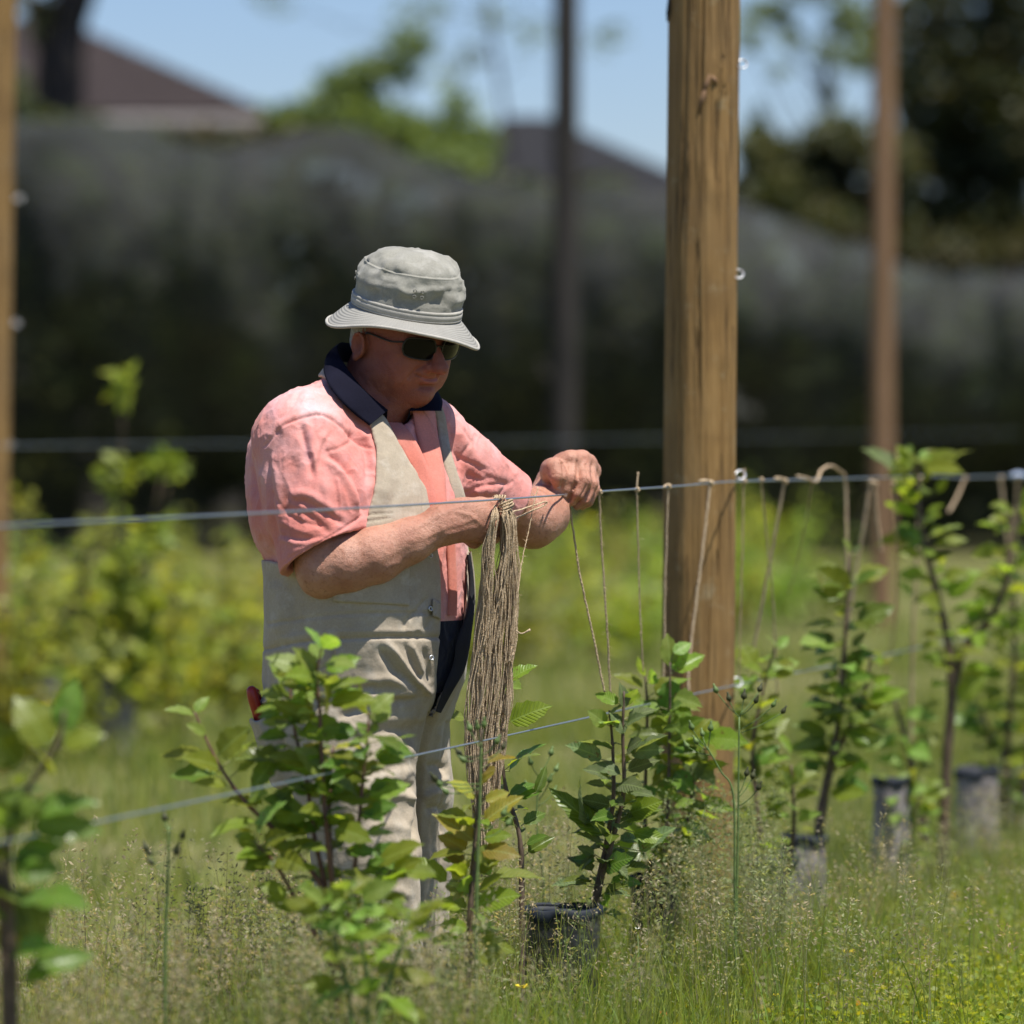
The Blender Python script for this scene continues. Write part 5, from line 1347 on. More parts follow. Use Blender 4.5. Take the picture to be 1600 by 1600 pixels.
sapling(1300, 'tall thin sapling bound to a thick string, growing from the pale grey sleeve', 14.85,
    [[(1268, 1500), (1278, 1300), (1296, 1200), (1312, 1120), (1318, 1030), (1325, 930), (1330, 862)], [(1270, 1500), (1282, 1300), (1302, 1190), (1345, 1100), (1362, 1020)]],
    [(1325, 926, 1282, 889, 'leaf', 1.2), (1342, 906, 1389, 884, 'leaf', 1.1), (1342, 972, 1396, 944, d_, 1.1), (1306, 1001, 1256, 992, y_), (1332, 870, 1325, 840, y_), (1330, 866, 1345, 850, g_), (1345, 1042, 1322, 1012, y_), (1332, 1010, 1350, 985, g_), (1320, 1060, 1345, 1010, d_), (1303, 1105, 1262, 1088, g_), (1300, 1085, 1262, 1068, 'leaf'),
     (1310, 1125, 1285, 1095, g_, 1.3), (1290, 1150, 1240, 1130, d_), (1330, 1160, 1380, 1148, y_), (1305, 1175, 1265, 1160, 'leaf'), (1318, 1230, 1342, 1198, y_), (1345, 1110, 1385, 1090, 'leaf'), (1290, 1190, 1255, 1200, 'leaf'), (1330, 1090, 1352, 1060, y_)],
    rad=.0125, fill=((0, 22, .3, .9, .066, d_), (0, 8, .4, .95, .06, y_), (1, 16, .35, 1, .062, 'leaf')))
sapling(1470, 'tall forked dark stemmed sapling with its top leaves over the wire', 16.3,
    [[(1470, 1430), (1478, 1200), (1486, 1100), (1482, 1010), (1462, 920), (1440, 830), (1432, 740), (1436, 716)], [(1472, 1420), (1480, 1180), (1500, 1030), (1545, 970), (1572, 905), (1580, 830), (1590, 790)], [(1470, 1420), (1440, 1280), (1420, 1180), (1395, 1085)]],
    [(1399, 738, 1350, 698, g_, 1.1), (1425, 732, 1404, 694, 'leaf', 1.1), (1463, 732, 1514, 695, g_, .95), (1440, 722, 1450, 700, y_), (1415, 770, 1398, 750, y_), (1465, 770, 1480, 745, 'leaf'), (1440, 850, 1400, 822, d_, 1.2), (1460, 840, 1500, 815, y_, 1.2), (1472, 850, 1512, 842, y_), (1425, 820, 1392, 835, d_), (1455, 880, 1490, 860, d_), (1480, 930, 1520, 900, 'leaf'),
     (1515, 970, 1540, 935, d_), (1548, 960, 1510, 965, d_), (1500, 905, 1535, 890, y_), (1425, 930, 1410, 905, y_), (1600, 920, 1570, 905, g_), (1560, 1020, 1590, 985, 'leaf'), (1420, 1010, 1390, 1030, d_)],
    rad=.0165, fill=((0, 30, .28, .98, .072, 'leaf'), (1, 28, .3, 1, .072, 'leaf'), (2, 18, .25, 1, .07, y_)), depth=.06)
sapling(1565, 'dense leafy sapling behind the forked one by the pale sleeve', 17.8,
    [[(1570, 1390), (1574, 1180), (1585, 1000), (1580, 850)], [(1570, 1380), (1550, 1180), (1530, 1090)], [(1572, 1380), (1610, 1150), (1620, 950)]],
    [], rad=.014, fill=((0, 34, .25, 1, .075, 'leaf'), (1, 18, .3, 1, .07, d_), (2, 26, .3, 1, .07, 'leaf')), depth=.08)
sapling(1395, 'small leafy regrowth round the half hidden sleeve', 16.05, [[(1400, 1450), (1398, 1290), (1390, 1215)], [(1402, 1450), (1425, 1300), (1440, 1215)]], [], rad=.006, fill=((0, 15, .3, 1, .06, y_), (1, 15, .3, 1, .06, 'leaf')))
# very near, blurred, at the left edge
sapling(40, 'very blurred dark green sapling close to the lens beside the long grass', 8.95,
    [[(20, 1800), (20, 1560), (15, 1420), (10, 1330), (40, 1240), (90, 1160), (100, 1110)], [(15, 1800), (5, 1450), (-20, 1250), (-10, 1120)]],
    [(75, 1165, 28, 1085, 'leaf', 1.15), (95, 1140, 120, 1066, y_, .9), (100, 1165, 160, 1140, 'leaf'), (78, 1210, 60, 1160, 'leaf'), (40, 1160, -30, 1150, 'leaf', 1.2), (30, 1200, -20, 1130, d_), (50, 1290, 160, 1285, d_, .8), (40, 1280, -30, 1240, 'leaf', 1.2), (20, 1330, -40, 1340, 'leaf', 1.3), (20, 1360, 95, 1350, d_, 1.1), (30, 1390, 72, 1480, d_, 1.3), (-10, 1400, 50, 1440, d_, 1.3), (0, 1440, 30, 1500, n_), (10, 1300, 70, 1250, d_), (-20, 1380, 40, 1400, d_, 1.2)],
    rad=.010, fill=((0, 5, .15, .8, .09, d_), (1, 8, .2, .95, .09, d_)))

# ------------------------------------------------------------------ weeds with buds
def hawkweed(Y, stem, heads, label, rad=.0035):
    root = empty('flowering_weed', tuple(P(stem[0][0], stem[0][1], Y))); root.location.z = 0; tag(root, label, 'weed')
    g = Geo(); c = catmull([np.array(P(a, b, Y)) for a, b in stem], 6); g.tube(c, np.linspace(rad, rad * .55, len(c)), 7)
    for j, (x0, y0, x1, y1, kind) in enumerate(heads):
        a, b = np.array(P(x0, y0, Y)), np.array(P(x1, y1, Y + LRNG.normal() * .02)); m = (a + b) / 2 + np.array([0, 0, -.004]); g.tube(catmull([a, m, b], 4), .0012, 5)
        d = (b - a) / np.linalg.norm(b - a); d = d * .6 + np.array([0, 0, .6]); d /= np.linalg.norm(d)
        bg_ = Geo(); s = .9 + .3 * LRNG.random()
        bg_.tube([b - d * .002, b + d * .002 * s, b + d * .006 * s, b + d * .010 * s, b + d * .015 * s, b + d * .019 * s], [.0015, .0052 * s, .0058 * s, .0042 * s, .0020, .0024], 8)
        bg_.obj('flower_bud', M['bud'] if kind else M['stem_green'], root)
    g.obj('stem', M['stem_green'], root); return root
hawkweed(12.6, [(1148, 1700), (1150, 1450), (1153, 1300), (1155, 1120)], [(1155, 1120, 1120, 1082, 0), (1155, 1122, 1140, 1095, 1), (1155, 1125, 1162, 1092, 1), (1156, 1118, 1180, 1098, 1), (1157, 1140, 1207, 1104, 0), (1158, 1145, 1222, 1114, 1), (1156, 1116, 1186, 1080, 1), (1155, 1240, 1166, 1212, 1), (1155, 1245, 1175, 1216, 1), (1154, 1260, 1184, 1234, 1)], 'tall budding weed standing upright along the right edge of the post')
hawkweed(12.55, [(1152, 1700), (1148, 1400), (1146, 1245), (1126, 1205), (1104, 1166)], [(1106, 1170, 1082, 1140, 0), (1106, 1170, 1110, 1142, 0), (1108, 1172, 1090, 1162, 0), (1112, 1180, 1075, 1168, 0), (1106, 1172, 1098, 1150, 0)], 'bent budding weed leaning across the post towards the sapling', .003)
hawkweed(10.95, [(742, 1700), (745, 1400), (750, 1250), (752, 1160)], [(752, 1170, 735, 1142, 0), (752, 1168, 746, 1140, 0), (753, 1166, 756, 1136, 0), (752, 1180, 720, 1180, 1), (752, 1182, 728, 1190, 0), (753, 1180, 775, 1162, 0), (754, 1190, 785, 1170, 1), (752, 1230, 690, 1228, 0), (750, 1232, 700, 1240, 0), (750, 1225, 682, 1220, 1), (755, 1300, 785, 1275, 0), (756, 1310, 792, 1290, 0)], 'blurred budding weed rising in front of the twine bundle', .004)
hawkweed(10.4, [(258, 1800), (258, 1500), (262, 1380), (264, 1290)], [(264, 1300, 258, 1282, 1), (264, 1320, 236, 1335, 1), (264, 1330, 284, 1310, 1), (264, 1345, 240, 1350, 1), (264, 1350, 275, 1335, 1), (262, 1370, 230, 1330, 1)], 'dark budding weed among the dry grass left of the man', .004)
hawkweed(12.9, [(858, 1700), (850, 1400), (838, 1280), (846, 1200)], [(846, 1205, 860, 1180, 0), (845, 1215, 830, 1195, 0), (844, 1225, 868, 1205, 0), (842, 1240, 825, 1230, 0), (840, 1260, 865, 1238, 0), (842, 1250, 858, 1222, 0)], 'greyish weed between the twine bundle and the downy sapling', .003)
def flower(px, py, Y, mat, label, r=.012, n=10):
    p = P(px, py, Y); root = empty('meadow_flower', (p.x, Y, 0)); tag(root, label, 'flower')
    g = Geo(); g.tube([(p.x + .01, Y, 0), (p.x + .006, Y, p.z * .6), tuple(p)], .0011, 5); g.obj('stem', M['stem_green'], root)
    for k in range(n):
        a = 2 * math.pi * k / n; d = Vector((math.cos(a), math.sin(a) * .9 - .2, .45 + .2 * math.sin(a * 3))).normalized(); s = Vector((-math.sin(a), math.cos(a), 0)) * r * .32
        g = Geo(); c = p + d * r; g.add([tuple(p - s * .4), tuple(p + s * .4), tuple(c + s), tuple(c + d * r * .25), tuple(c - s)], [[0, 1, 2, 4]], [[4, 2, 3]]); g.obj('petal', mat, root)
flower(1326, 1490, 13.0, M['flower'], 'yellow flower head in the bright weeds right of the post', .0125, 12)
flower(1212, 1556, 12.4, M['flower'], 'tiny yellow flower low in the grass below the grey sleeves', .007, 8)
flower(1402, 1506, 13.3, M['white_petal'], 'small white flower in the bright weeds beyond the yellow one', .012, 8)
flower(996, 1452, 12.3, M['white_petal'], 'small white flower head on a thick stalk beside the black sleeve', .006, 7)
flower(815, 1545, 11.5, M['flower'], 'pale yellow bloom in front of the black sleeve', .014, 9)
# ------------------------------------------------------------------ leaf clouds
def leaf_cloud(centres, n, size, rng, tints, flat=.5):
    """n leaf quads (two triangles folded) around centres [(x,y,z,rx,ry,rz)], returns V,Q,cols"""
    cen = np.array(centres); w = cen[:, 3] * cen[:, 4] * cen[:, 5]; idx = rng.choice(len(cen), n, p=w / w.sum())
    c = cen[idx]; d = rng.normal(size=(n, 3)); d /= np.linalg.norm(d, axis=1)[:, None]
    rr = rng.random(n) ** .45
    p = c[:, :3] + d * rr[:, None] * c[:, 3:6]
    a = rng.normal(size=(n, 3)); a[:, 2] *= .6; a /= np.linalg.norm(a, axis=1)[:, None]
    b = rng.normal(size=(n, 3)); b -= a * (a * b).sum(1)[:, None]; b /= np.linalg.norm(b, axis=1)[:, None]
    nn = np.cross(a, b); L = size * rng.uniform(.6, 1.3, n)[:, None]; W = L * .30
    V = np.stack([p, p + a * L * .45 + b * W + nn * W * .3, p + a * L, p + a * L * .45 - b * W + nn * W * .3], 1).reshape(-1, 3)
    Q = np.arange(4 * n).reshape(-1, 4)
    t = np.array(tints)[rng.integers(0, len(tints), n)] * rng.uniform(.75, 1.25, (n, 1))
    return V, Q, np.repeat(t, 4, 0)
def tree(name, base, trunk_pts, rad, blobs, n, size, mat, label, seed, tints=((1, 1, 1),), limbs=(), grp=None, cat='tree', bark='bark'):
    rng = np.random.default_rng(seed); root = empty(name, base); tag(root, label, cat, grp)
    g = Geo(); c = catmull(trunk_pts, 5); g.tube(c, np.linspace(rad, rad * .55, len(c)), 9)
    for l in limbs: cl = catmull(l[0], 4); g.tube(cl, np.linspace(l[1], l[1] * .3, len(cl)), 7)
    for b in blobs:
        k = rng.integers(len(c) // 3, len(c)); s = c[k]; e = np.array(b[:3]); m = (s + e) / 2 + np.array([0, 0, -.1 * np.linalg.norm(e - s)])
        g.tube(catmull([s, m, e], 3), np.linspace(rad * .3, rad * .06, 7), 5)
    g.obj('trunk', M[bark], root)
    if n:
        V, Q, C = leaf_cloud(blobs, n, size, rng, tints)
        link_mesh('crown', mesh_np('crown', V, Q, cols=C), M[mat], root, smooth=False)
    return root
def blobs_px(lst, Y, dy=1.0, seed=0):
    rng = np.random.default_rng(seed); out = []
    for px, py, rx, ry in lst:
        y = Y + rng.uniform(-dy, dy); p = P(px, py, y); s = y / FP
        out.append((p.x, y, p.z, rx * s, max(rx, ry) * s, ry * s))
    return out
# second and third row of young trees
def far_sapling(x, Y, h, seed, label, grp, yel=.2, guard_on=True, wide=.27):
    rng = np.random.default_rng(seed); root = empty('young_apple_tree', (x, Y, 0)); tag(root, label, 'young tree', grp)
    g = Geo(); bl = []
    ns = 3 + rng.integers(0, 3)
    for k in range(ns):
        a = rng.random() * 6.28; hh = h * (1 if k == 0 else rng.uniform(.5, .9)); sp = (.04 if k == 0 else .30) * wide / .27
        e = np.array([x + math.cos(a) * sp, Y + math.sin(a) * sp, hh]); m = np.array([x + math.cos(a) * sp * .4, Y + math.sin(a) * sp * .4, hh * .5])
        c = catmull([np.array([x, Y, 0]), m, e], 4); g.tube(c, np.linspace(.012, .004, len(c)), 5)
        for t in np.linspace(.4, 1, 4):
            q = c[int(t * (len(c) - 1))]; r = wide * .42 * (1.15 - .55 * t) * rng.uniform(.8, 1.2); bl.append((q[0], q[1], q[2], r, r, r * 1.15))
    g.obj('stem', M['stem'], root)
    tn = [(1, 1, 1), (.7, .8, .8), (1.25, 1.2, .9)] + ([(1.7, 1.35, .7)] if rng.random() < yel * 2 else [])
    V, Q, C = leaf_cloud(bl, int(620 * h), .075, rng, tn); link_mesh('crown', mesh_np('crown', V, Q, cols=C), M['leaf_far'], root, smooth=False)
    if guard_on:
        g = Geo(); ring = []
        G = np.array([[(x + .08 * math.cos(a), Y + .08 * math.sin(a), z) for z in (-.02, .12, .24, .345)] for a in np.linspace(0, 6.28, 17)[:-1]]); g.grid(G, True); g.obj('sleeve', M['guard_grey'], root)
        g = Geo(); g.tube([tuple(G[i % 16, -1]) for i in range(17)], .008, 6, False); g.obj('sleeve_rim', M['guard_rim'], root)
rng = np.random.default_rng(44)
def near_px(px, Y): return (px - 800) / FP * Y
g2 = 'young trees of the second row'; LB2 = 'blurred leafy young apple tree in the second row'
for i, Y in enumerate([23.0, 23.9, 24.6, 25.4, 26.3, 27.3, 28.4, 29.6, 30.8, 32.0, 33.3, 34.6, 36.0, 37.5, 39.2, 41.0]):
    h = [1.0, .95, 1.05, .9, 1.0, .95, .85, .9, .8, .85, .9, .85, .9, .95, .9, .9][i]
    far_sapling(row2(Y) + rng.normal() * .08, Y, h * .80, 100 + i, LB2, g2, guard_on=(i == 1), wide=.46)
far_sapling(near_px(182, 24.3), 24.3, 1.56, 150, 'tall bright sapling rising against the dark netting left of the man', g2, 0, wide=.22)
far_sapling(near_px(40, 24.8), 24.8, 1.05, 151, 'short bright sapling beside the pine post of the second row', g2, 0, wide=.3)
g3 = 'young trees of the third row'; LB3 = 'faint leafy young apple tree in the third row before the netting'
for i, Y in enumerate(np.linspace(34.5, 58, 15)):
    far_sapling(row2(Y) - 4.2 + rng.normal() * .1, Y, rng.uniform(.5, .75), 200 + i, LB3, g3, guard_on=False, wide=.55)

dk0 = [(1, 1, 1), (.6, .7, .7), (1.6, 1.5, 1.1), (.4, .45, .45), (2.2, 2.0, 1.4)]
# ------------------------------------------------------------------ netting over the old orchard
def netting():
    Y0 = 60.0; knots = [(-500, 175), (0, 178), (120, 186), (250, 205), (400, 222), (520, 215), (600, 235), (700, 268), (850, 285), (1000, 296), (1150, 318), (1250, 342), (1330, 380), (1450, 405), (1600, 428), (2200, 450)]
    kx = np.array([near_px(a, Y0) for a, b in knots]); kz = np.array([HC + (HY - b) / FP * Y0 for a, b in knots])
    xs = np.linspace(-19, 21, 420); prof = [(2.0, -.3, 0.0), (1.8, .0, .10), (1.3, .0, .22), (.75, .0, .36), (.25, .0, .52), (.02, .0, .68), (.05, 0, .80), (.25, 0, .89), (.6, 0, .95), (1.2, 0, .985), (2.2, 0, 1.0), (4.0, 0, .98), (6, 0, 1.02), (9, 0, .96), (12, 0, .6), (12.5, 0, 0)]
    pf = catmull([np.array(p) for p in prof], 4); G = np.zeros((len(xs), len(pf), 3))
    for i, x in enumerate(xs):
        H = np.interp(x, kx, kz)
        for j, (dy, dz, t) in enumerate(pf):
            G[i, j] = (x, Y0 + dy, H * t)
    f = G.reshape(-1, 3); amp = .10 + .25 * (f[:, 2] > .3)
    f[:, 1] += amp * (fbm(f * np.array([1.3, .3, .35]), 3, 3)) + .05 * np.sin(f[:, 0] * 5.5 + 2 * vnoise(f * .6, 4)) * (f[:, 2] < 3)
    f[:, 2] += .05 * fbm(f * np.array([4.5, .8, .8]), 2, 18) * (f[:, 2] > 2)
    f[:, 2] += .20 * fbm(f * np.array([.9, .5, .6]), 2, 8) * (f[:, 2] > .5)
    g = Geo(); g.grid(f.reshape(G.shape)); root = g.obj('bird_netting', M['net']); tag(root, 'long dark bird netting draped over the old orchard behind the rows', 'netting')
netting()

# old apple trees kept under the netting
for i, (px_, top_, Yq) in enumerate([(-60, 250, 63.2), (90, 250, 63), (240, 262, 62.8), (390, 275, 63.2), (520, 270, 63), (650, 300, 62.8), (790, 330, 63), (930, 335, 63.3), (1070, 345, 63), (1200, 375, 62.8), (1330, 420, 63), (1450, 445, 63.2), (1580, 460, 63), (1700, 470, 63), (-210, 250, 63), (-360, 245, 63.2), (-520, 245, 62.8), (-700, 250, 63), (1850, 475, 63), (2010, 475, 63.2), (2180, 480, 62.8)]):
    rr = np.random.default_rng(300 + i); bl = []
    for k in range(15):
        bl.append((px_ + rr.normal() * 55, top_ + 45 + (k / 15) * (760 - top_), 45 + 25 * rr.random(), 38 + 25 * rr.random()))
    tree('old_apple_tree', (near_px(px_, Yq), Yq, 0), [P(px_, 860, Yq), P(px_ + 8, 640, Yq), P(px_, 420, Yq)], .10, blobs_px(bl, Yq, .7, 310 + i), 3600, .26, 'leaf_old', 'dark old apple tree standing under the bird netting', 300 + i, dk0, grp='old apple trees under the netting')
# ------------------------------------------------------------------ houses behind the netting
def house(name, label, Y, ridge, eave_l, eave_r, depth, roofmat, wallmat, fasc=True):
    """hipped roof: ridge=(px0,px1,py), eaves=(px,py) left and right"""
    r0, r1 = P(ridge[0], ridge[2], Y + depth / 2), P(ridge[1], ridge[2], Y + depth / 2)
    el, er = P(eave_l[0], eave_l[1], Y), P(eave_r[0], eave_r[1], Y)
    root = empty(name, ((el.x + er.x) / 2, Y + depth / 2, 0)); tag(root, label, 'house')
    z = er.z; b = Vector((0, depth, 0)); el.z = z
    g = Geo(); A, Bp, Cp, D = el, er, er + b, el + b
    # tiled slopes built as courses with small steps
    def slope(p0, p1, q0, q1, n=14):
        for i in range(n):
            t0, t1 = i / n, (i + 1) / n; a0, a1 = p0.lerp(q0, t0), p1.lerp(q1, t0); b0, b1 = p0.lerp(q0, t1), p1.lerp(q1, t1); up = Vector((0, -.01, .04))
            g.add([tuple(a0 + up), tuple(a1 + up), tuple(b1), tuple(b0), tuple(a0), tuple(a1)], [[0, 1, 2, 3], [4, 5, 1, 0]])
    slope(A, Bp, r0, r1); slope(Bp, Cp, r1, r1); slope(Cp, D, r1, r0); slope(D, A, r0, r0)
    g.obj('roof', roofmat, root, False)
    g = Geo(); wi = .5
    x0, x1, y0, y1 = el.x + wi, er.x - wi, Y + wi, Y + depth - wi
    g.add([(x0, y0, 0), (x1, y0, 0), (x1, y1, 0), (x0, y1, 0), (x0, y0, z - .02), (x1, y0, z - .02), (x1, y1, z - .02), (x0, y1, z - .02)], [[0, 1, 5, 4], [1, 2, 6, 5], [2, 3, 7, 6], [3, 0, 4, 7], [4, 5, 6, 7]]); g.obj('wall', wallmat, root, False)
    g = Geo(); g.box(((el.x + er.x) / 2, Y - .03, z - .16), ((er.x - el.x) / 2, .03, .12)); g.box((er.x + .03, Y + depth / 2, z - .16), (.03, depth / 2, .12)); g.obj('fascia', M['fascia'], root, False)
    for k in range(3):
        wx = x0 + (x1 - x0) * (k + .5) / 3
        g = Geo(); g.box((wx, y0 - .02, z - 1.4), (.65, .03, .6)); w = g.obj('window', M['fascia'], root, False)
        g = Geo(); g.box((wx, y0 - .06, z - 1.4), (.56, .02, .51)); g.obj('pane', M['glass'], w, False)
house('house', 'house with brown tiled roof showing above the netting behind a dark trunk', 88, (-420, 90, 30), (-650, 176), (425, 176), 9, M['roof'], M['wall'])
house('house', 'house with black roof showing above the netting beside the grey pole', 96, (790, 850, 182), (690, 300), (1120, 300), 8, M['roof_dark'], M['wall'])

# ------------------------------------------------------------------ trees behind
dk = [(1, 1, 1), (.6, .65, .7), (1.3, 1.2, 1.0), (1.5, 1.1, .8)]
lt = [(1, 1, 1), (.8, .85, .8), (1.3, 1.25, .9), (1.5, 1.5, 1.0)]
Yt = 78
tree('broad_tree', (near_px(75, Yt), Yt, 0), [P(85, 800, Yt), P(90, 300, Yt), P(92, 120, Yt), P(100, 40, Yt), P(125, -30, Yt), P(160, -180, Yt)], .42,
     blobs_px([(-120, -150, 150, 90), (60, -160, 130, 70), (200, -170, 110, 60), (330, -140, 70, 40), (60, 30, 30, 45)], Yt, .8, 1), 6000, .16, 'leaf_tree', 'dark leaning tree trunk rising beside the brown roof', 1, dk,
     limbs=[([P(118, 0, Yt), P(170, -60, Yt), P(300, -150, Yt)], .14), ([P(95, 80, Yt), P(50, 20, Yt), P(10, -60, Yt)], .16)])
tree('light_tree', (near_px(600, 74), 74, 0), [P(600, 900, 74), P(598, 400, 74), P(600, 150, 74)], .13,
     blobs_px([(540, 140, 55, 38), (600, 110, 60, 32), (500, 180, 60, 38), (580, 200, 80, 45), (660, 215, 70, 42), (730, 225, 55, 45), (690, 255, 80, 35), (450, 190, 45, 30), (640, 70, 45, 28), (720, 165, 30, 25)], 74, .9, 2), 5200, .15, 'leaf_bush', 'airy light green tree showing between the two roofs above the netting', 2, lt)
tree('light_tree', (near_px(700, 70), 70, 0), [P(720, 900, 70), P(715, 400, 70), P(712, 280, 70)], .09, blobs_px([(700, 262, 55, 30), (745, 255, 30, 28), (660, 270, 45, 25)], 70, .5, 12), 1300, .14, 'leaf_bush', 'small light green treetop right behind the netting beside the black roof', 12, lt)
tree('dark_tree', (near_px(1560, 72), 72, 0), [P(1575, 900, 72), P(1570, 400, 72), P(1560, 100, 72), P(1550, -60, 72)], .24,
     blobs_px([(1500, 120, 90, 75), (1580, 60, 90, 70), (1460, 40, 70, 60), (1530, 250, 95, 70), (1620, 200, 90, 100), (1440, 250, 50, 55), (1480, 340, 95, 50), (1590, 350, 90, 60), (1420, 120, 38, 60), (1540, -40, 120, 50), (1400, 20, 40, 40), (1425, 190, 40, 40), (1470, 180, 60, 50), (1400, 300, 40, 40), (1560, 150, 60, 60)], 72, .9, 3), 13500, .15, 'leaf_tree', 'large dark tree filling the sky behind the slim brown pole', 3, dk)
tree('dark_tree', (near_px(1260, 70), 70, 0), [P(1270, 900, 70), P(1268, 420, 70), P(1262, 300, 70)], .14,
     blobs_px([(1290, 250, 60, 42), (1240, 300, 60, 38), (1330, 310, 60, 50), (1200, 310, 45, 30), (1380, 350, 55, 45), (1180, 250, 25, 45), (1350, 235, 35, 26), (1280, 350, 70, 40), (1185, 235, 40, 42), (1310, 215, 60, 34), (1235, 250, 60, 36), (1170, 300, 40, 40), (1400, 260, 40, 60)], 70, .8, 4), 8200, .14, 'leaf_tree', 'brownish dark tree standing low behind the netting left of the slim brown pole', 4, dk)
tree('light_tree', (near_px(1290, 82), 82, 0), [P(1300, 900, 82), P(1295, 300, 82), P(1290, 60, 82)], .12,
     blobs_px([(1200, 20, 45, 25), (1330, 30, 45, 40), (1270, -20, 60, 25), (1345, 90, 38, 30), (1400, 130, 30, 40), (1240, 60, 30, 20), (1290, 80, 25, 25), (1170, 60, 20, 30), (1310, 200, 35, 30), (1185, 200, 20, 40), (1380, 60, 40, 40), (1215, 110, 18, 18), (1300, 140, 20, 18)], 82, .9, 5), 2100, .15, 'leaf_bush', 'thin pale tree with sky showing through beside the thick pine post', 5, lt)
tree('light_tree', (near_px(800, 90), 90, 0), [P(830, 900, 90), P(800, 300, 90), P(770, 60, 90), P(760, -40, 90)], .05,
     blobs_px([(770, 30, 40, 30), (660, 20, 60, 25), (700, 130, 30, 40), (830, 60, 35, 40), (950, 60, 40, 30), (740, 90, 35, 30), (430, 12, 30, 24), (415, -30, 45, 30)], 90, .9, 6), 560, .13, 'leaf_bush', 'sparse twiggy treetop against the pale blue sky behind the grey pole', 6, lt)

tree('dark_tree', (near_px(1500, 68), 68, 0), [P(1500, 900, 68), P(1498, 480, 68), P(1500, 400, 68)], .10,
     blobs_px([(1420, 390, 50, 30), (1480, 400, 60, 35), (1550, 400, 60, 35), (1610, 400, 50, 40), (1340, 370, 40, 28), (1660, 380, 60, 60)], 68, .5, 14), 3600, .14, 'leaf_tree', 'low dark tree right behind the netting under the large dark tree', 14, dk)

for i, bl in enumerate(([(60, 195, 40, 22), (130, 205, 50, 22), (220, 215, 50, 20), (20, 150, 22, 40)], [(330, 222, 50, 20), (420, 225, 60, 26), (480, 225, 45, 28)], [(560, 235, 50, 24), (800, 292, 50, 14), (930, 296, 60, 16)])):
    tree('hedge_tree', (near_px(bl[0][0], 69), 69, 0), [P(bl[0][0], 900, 69), P(bl[0][0], 400, 69), P(bl[0][0], bl[0][1] + 10, 69)], .08, blobs_px(bl, 69, .4, 60 + i), 1300, .16, 'leaf_tree', ['ragged dark hedge top over the netting below the brown roof', 'ragged dark hedge top over the netting between roof and light tree', 'ragged dark hedge top over the netting before the black roof'][i], 70 + i, dk)
# ------------------------------------------------------------------ grass
GR = np.random.default_rng(77)
def scatter_strip(n, off_mu, off_sd, y0, y1, rng=GR):
    Y = np.exp(rng.uniform(math.log(y0), math.log(y1), n)); off = rng.normal(off_mu, off_sd, n)
    return np.stack([row_x(Y) + off, Y], 1)
def in_view(xy, zmax, m=.06):
    px = 800 + FP * xy[:, 0] / xy[:, 1]; py = HY + FP * (HC - zmax) / xy[:, 1]
    return (px > -90) & (px < 1690) & (py < 1640)
def keep_off(xy):
    """leave the man's legs, post and sleeves free"""
    k = np.ones(len(xy), bool)
    for q in (ANK_R, ANK_L): k &= np.hypot(xy[:, 0] - q[0], xy[:, 1] - q[1]) > .12
    k &= np.hypot(xy[:, 0] - (1089 - 800) / FP * YP, xy[:, 1] - YP) > .095
    for a in (647, 530, 656, 877, 1022, 1201, 1254, 1394, 1526, 1598):
        Y = row_y(a); k &= np.hypot(xy[:, 0] - (a - 800) / FP * Y, xy[:, 1] - Y) > .088
    return k
def blades(xy, h, w, bend, tints, seed, segs=4):
    rng = np.random.default_rng(seed); n = len(xy); z0 = ground_h(xy[:, 0], xy[:, 1]) - .01
    a = rng.random(n) * 6.28; L = h * rng.uniform(.55, 1.2, n); W = w * rng.uniform(.6, 1.3, n); bd = bend * rng.uniform(.2, 1.5, n)
    f = rng.random(n) * 6.28; sx, sy = np.cos(f), np.sin(f)
    V = np.zeros((n, segs + 1, 2, 3))
    for j in range(segs + 1):
        t = j / segs; ww = W * (1 - t ** 1.6) * .5 + .0002; r = L * bd * t * t; z = L * t * (1 - .35 * bd * t)
        cx = xy[:, 0] + np.cos(a) * r; cy = xy[:, 1] + np.sin(a) * r
        for s, sg in ((0, -1), (1, 1)): V[:, j, s] = np.stack([cx + sg * ww * sx, cy + sg * ww * sy, z0 + z], 1)
    base = np.arange(n)[:, None] * (segs + 1) * 2; q = np.array([[2 * j, 2 * j + 1, 2 * j + 3, 2 * j + 2] for j in range(segs)])
    Q = (base[:, :, None] + q[None]).reshape(-1, 4)
    t = np.array(tints)[rng.integers(0, len(tints), n)] * rng.uniform(.75, 1.25, (n, 1))
    return V.reshape(-1, 3), Q, np.repeat(t, (segs + 1) * 2, 0)
def stuff(name, parts, mat, label, cat):
    V, Q, C, o = [], [], [], 0
    for v, q, c in parts: V.append(v); Q.append(q + o); C.append(c); o += len(v)
    ob = link_mesh(name, mesh_np(name, np.concatenate(V), np.concatenate(Q), cols=np.concatenate(C)), mat, None, False); tag(ob, label, cat, kind='stuff'); return ob
green = [(1, 1, 1), (1.2, 1.15, .9), (.75, .85, .75), (1.5, 1.35, .9)]
dry = [(1.6, 1.25, .9), (2.2, 1.6, 1.1), (1.1, 1.05, .8), (2.6, 2.0, 1.5)]
A = []
xy = scatter_strip(24000, -.10, .30, 8.6, 21); xy = xy[in_view(xy, .35) & keep_off(xy)]; A.append(blades(xy, .30, .0034, .45, green, 1))
xy = scatter_strip(17000, -.75, .45, 8.8, 14.5); xy = xy[in_view(xy, .4) & keep_off(xy)]; A.append(blades(xy, .36, .0034, .5, green + [(1.5, 1.5, .9), (1.3, 1.4, .8)] + dry[:2], 2))
xy = scatter_strip(6000, .6, .4, 10.5, 20); xy = xy[in_view(xy, .3) & keep_off(xy)]; A.append(blades(xy, .26, .0034, .45, green, 3))
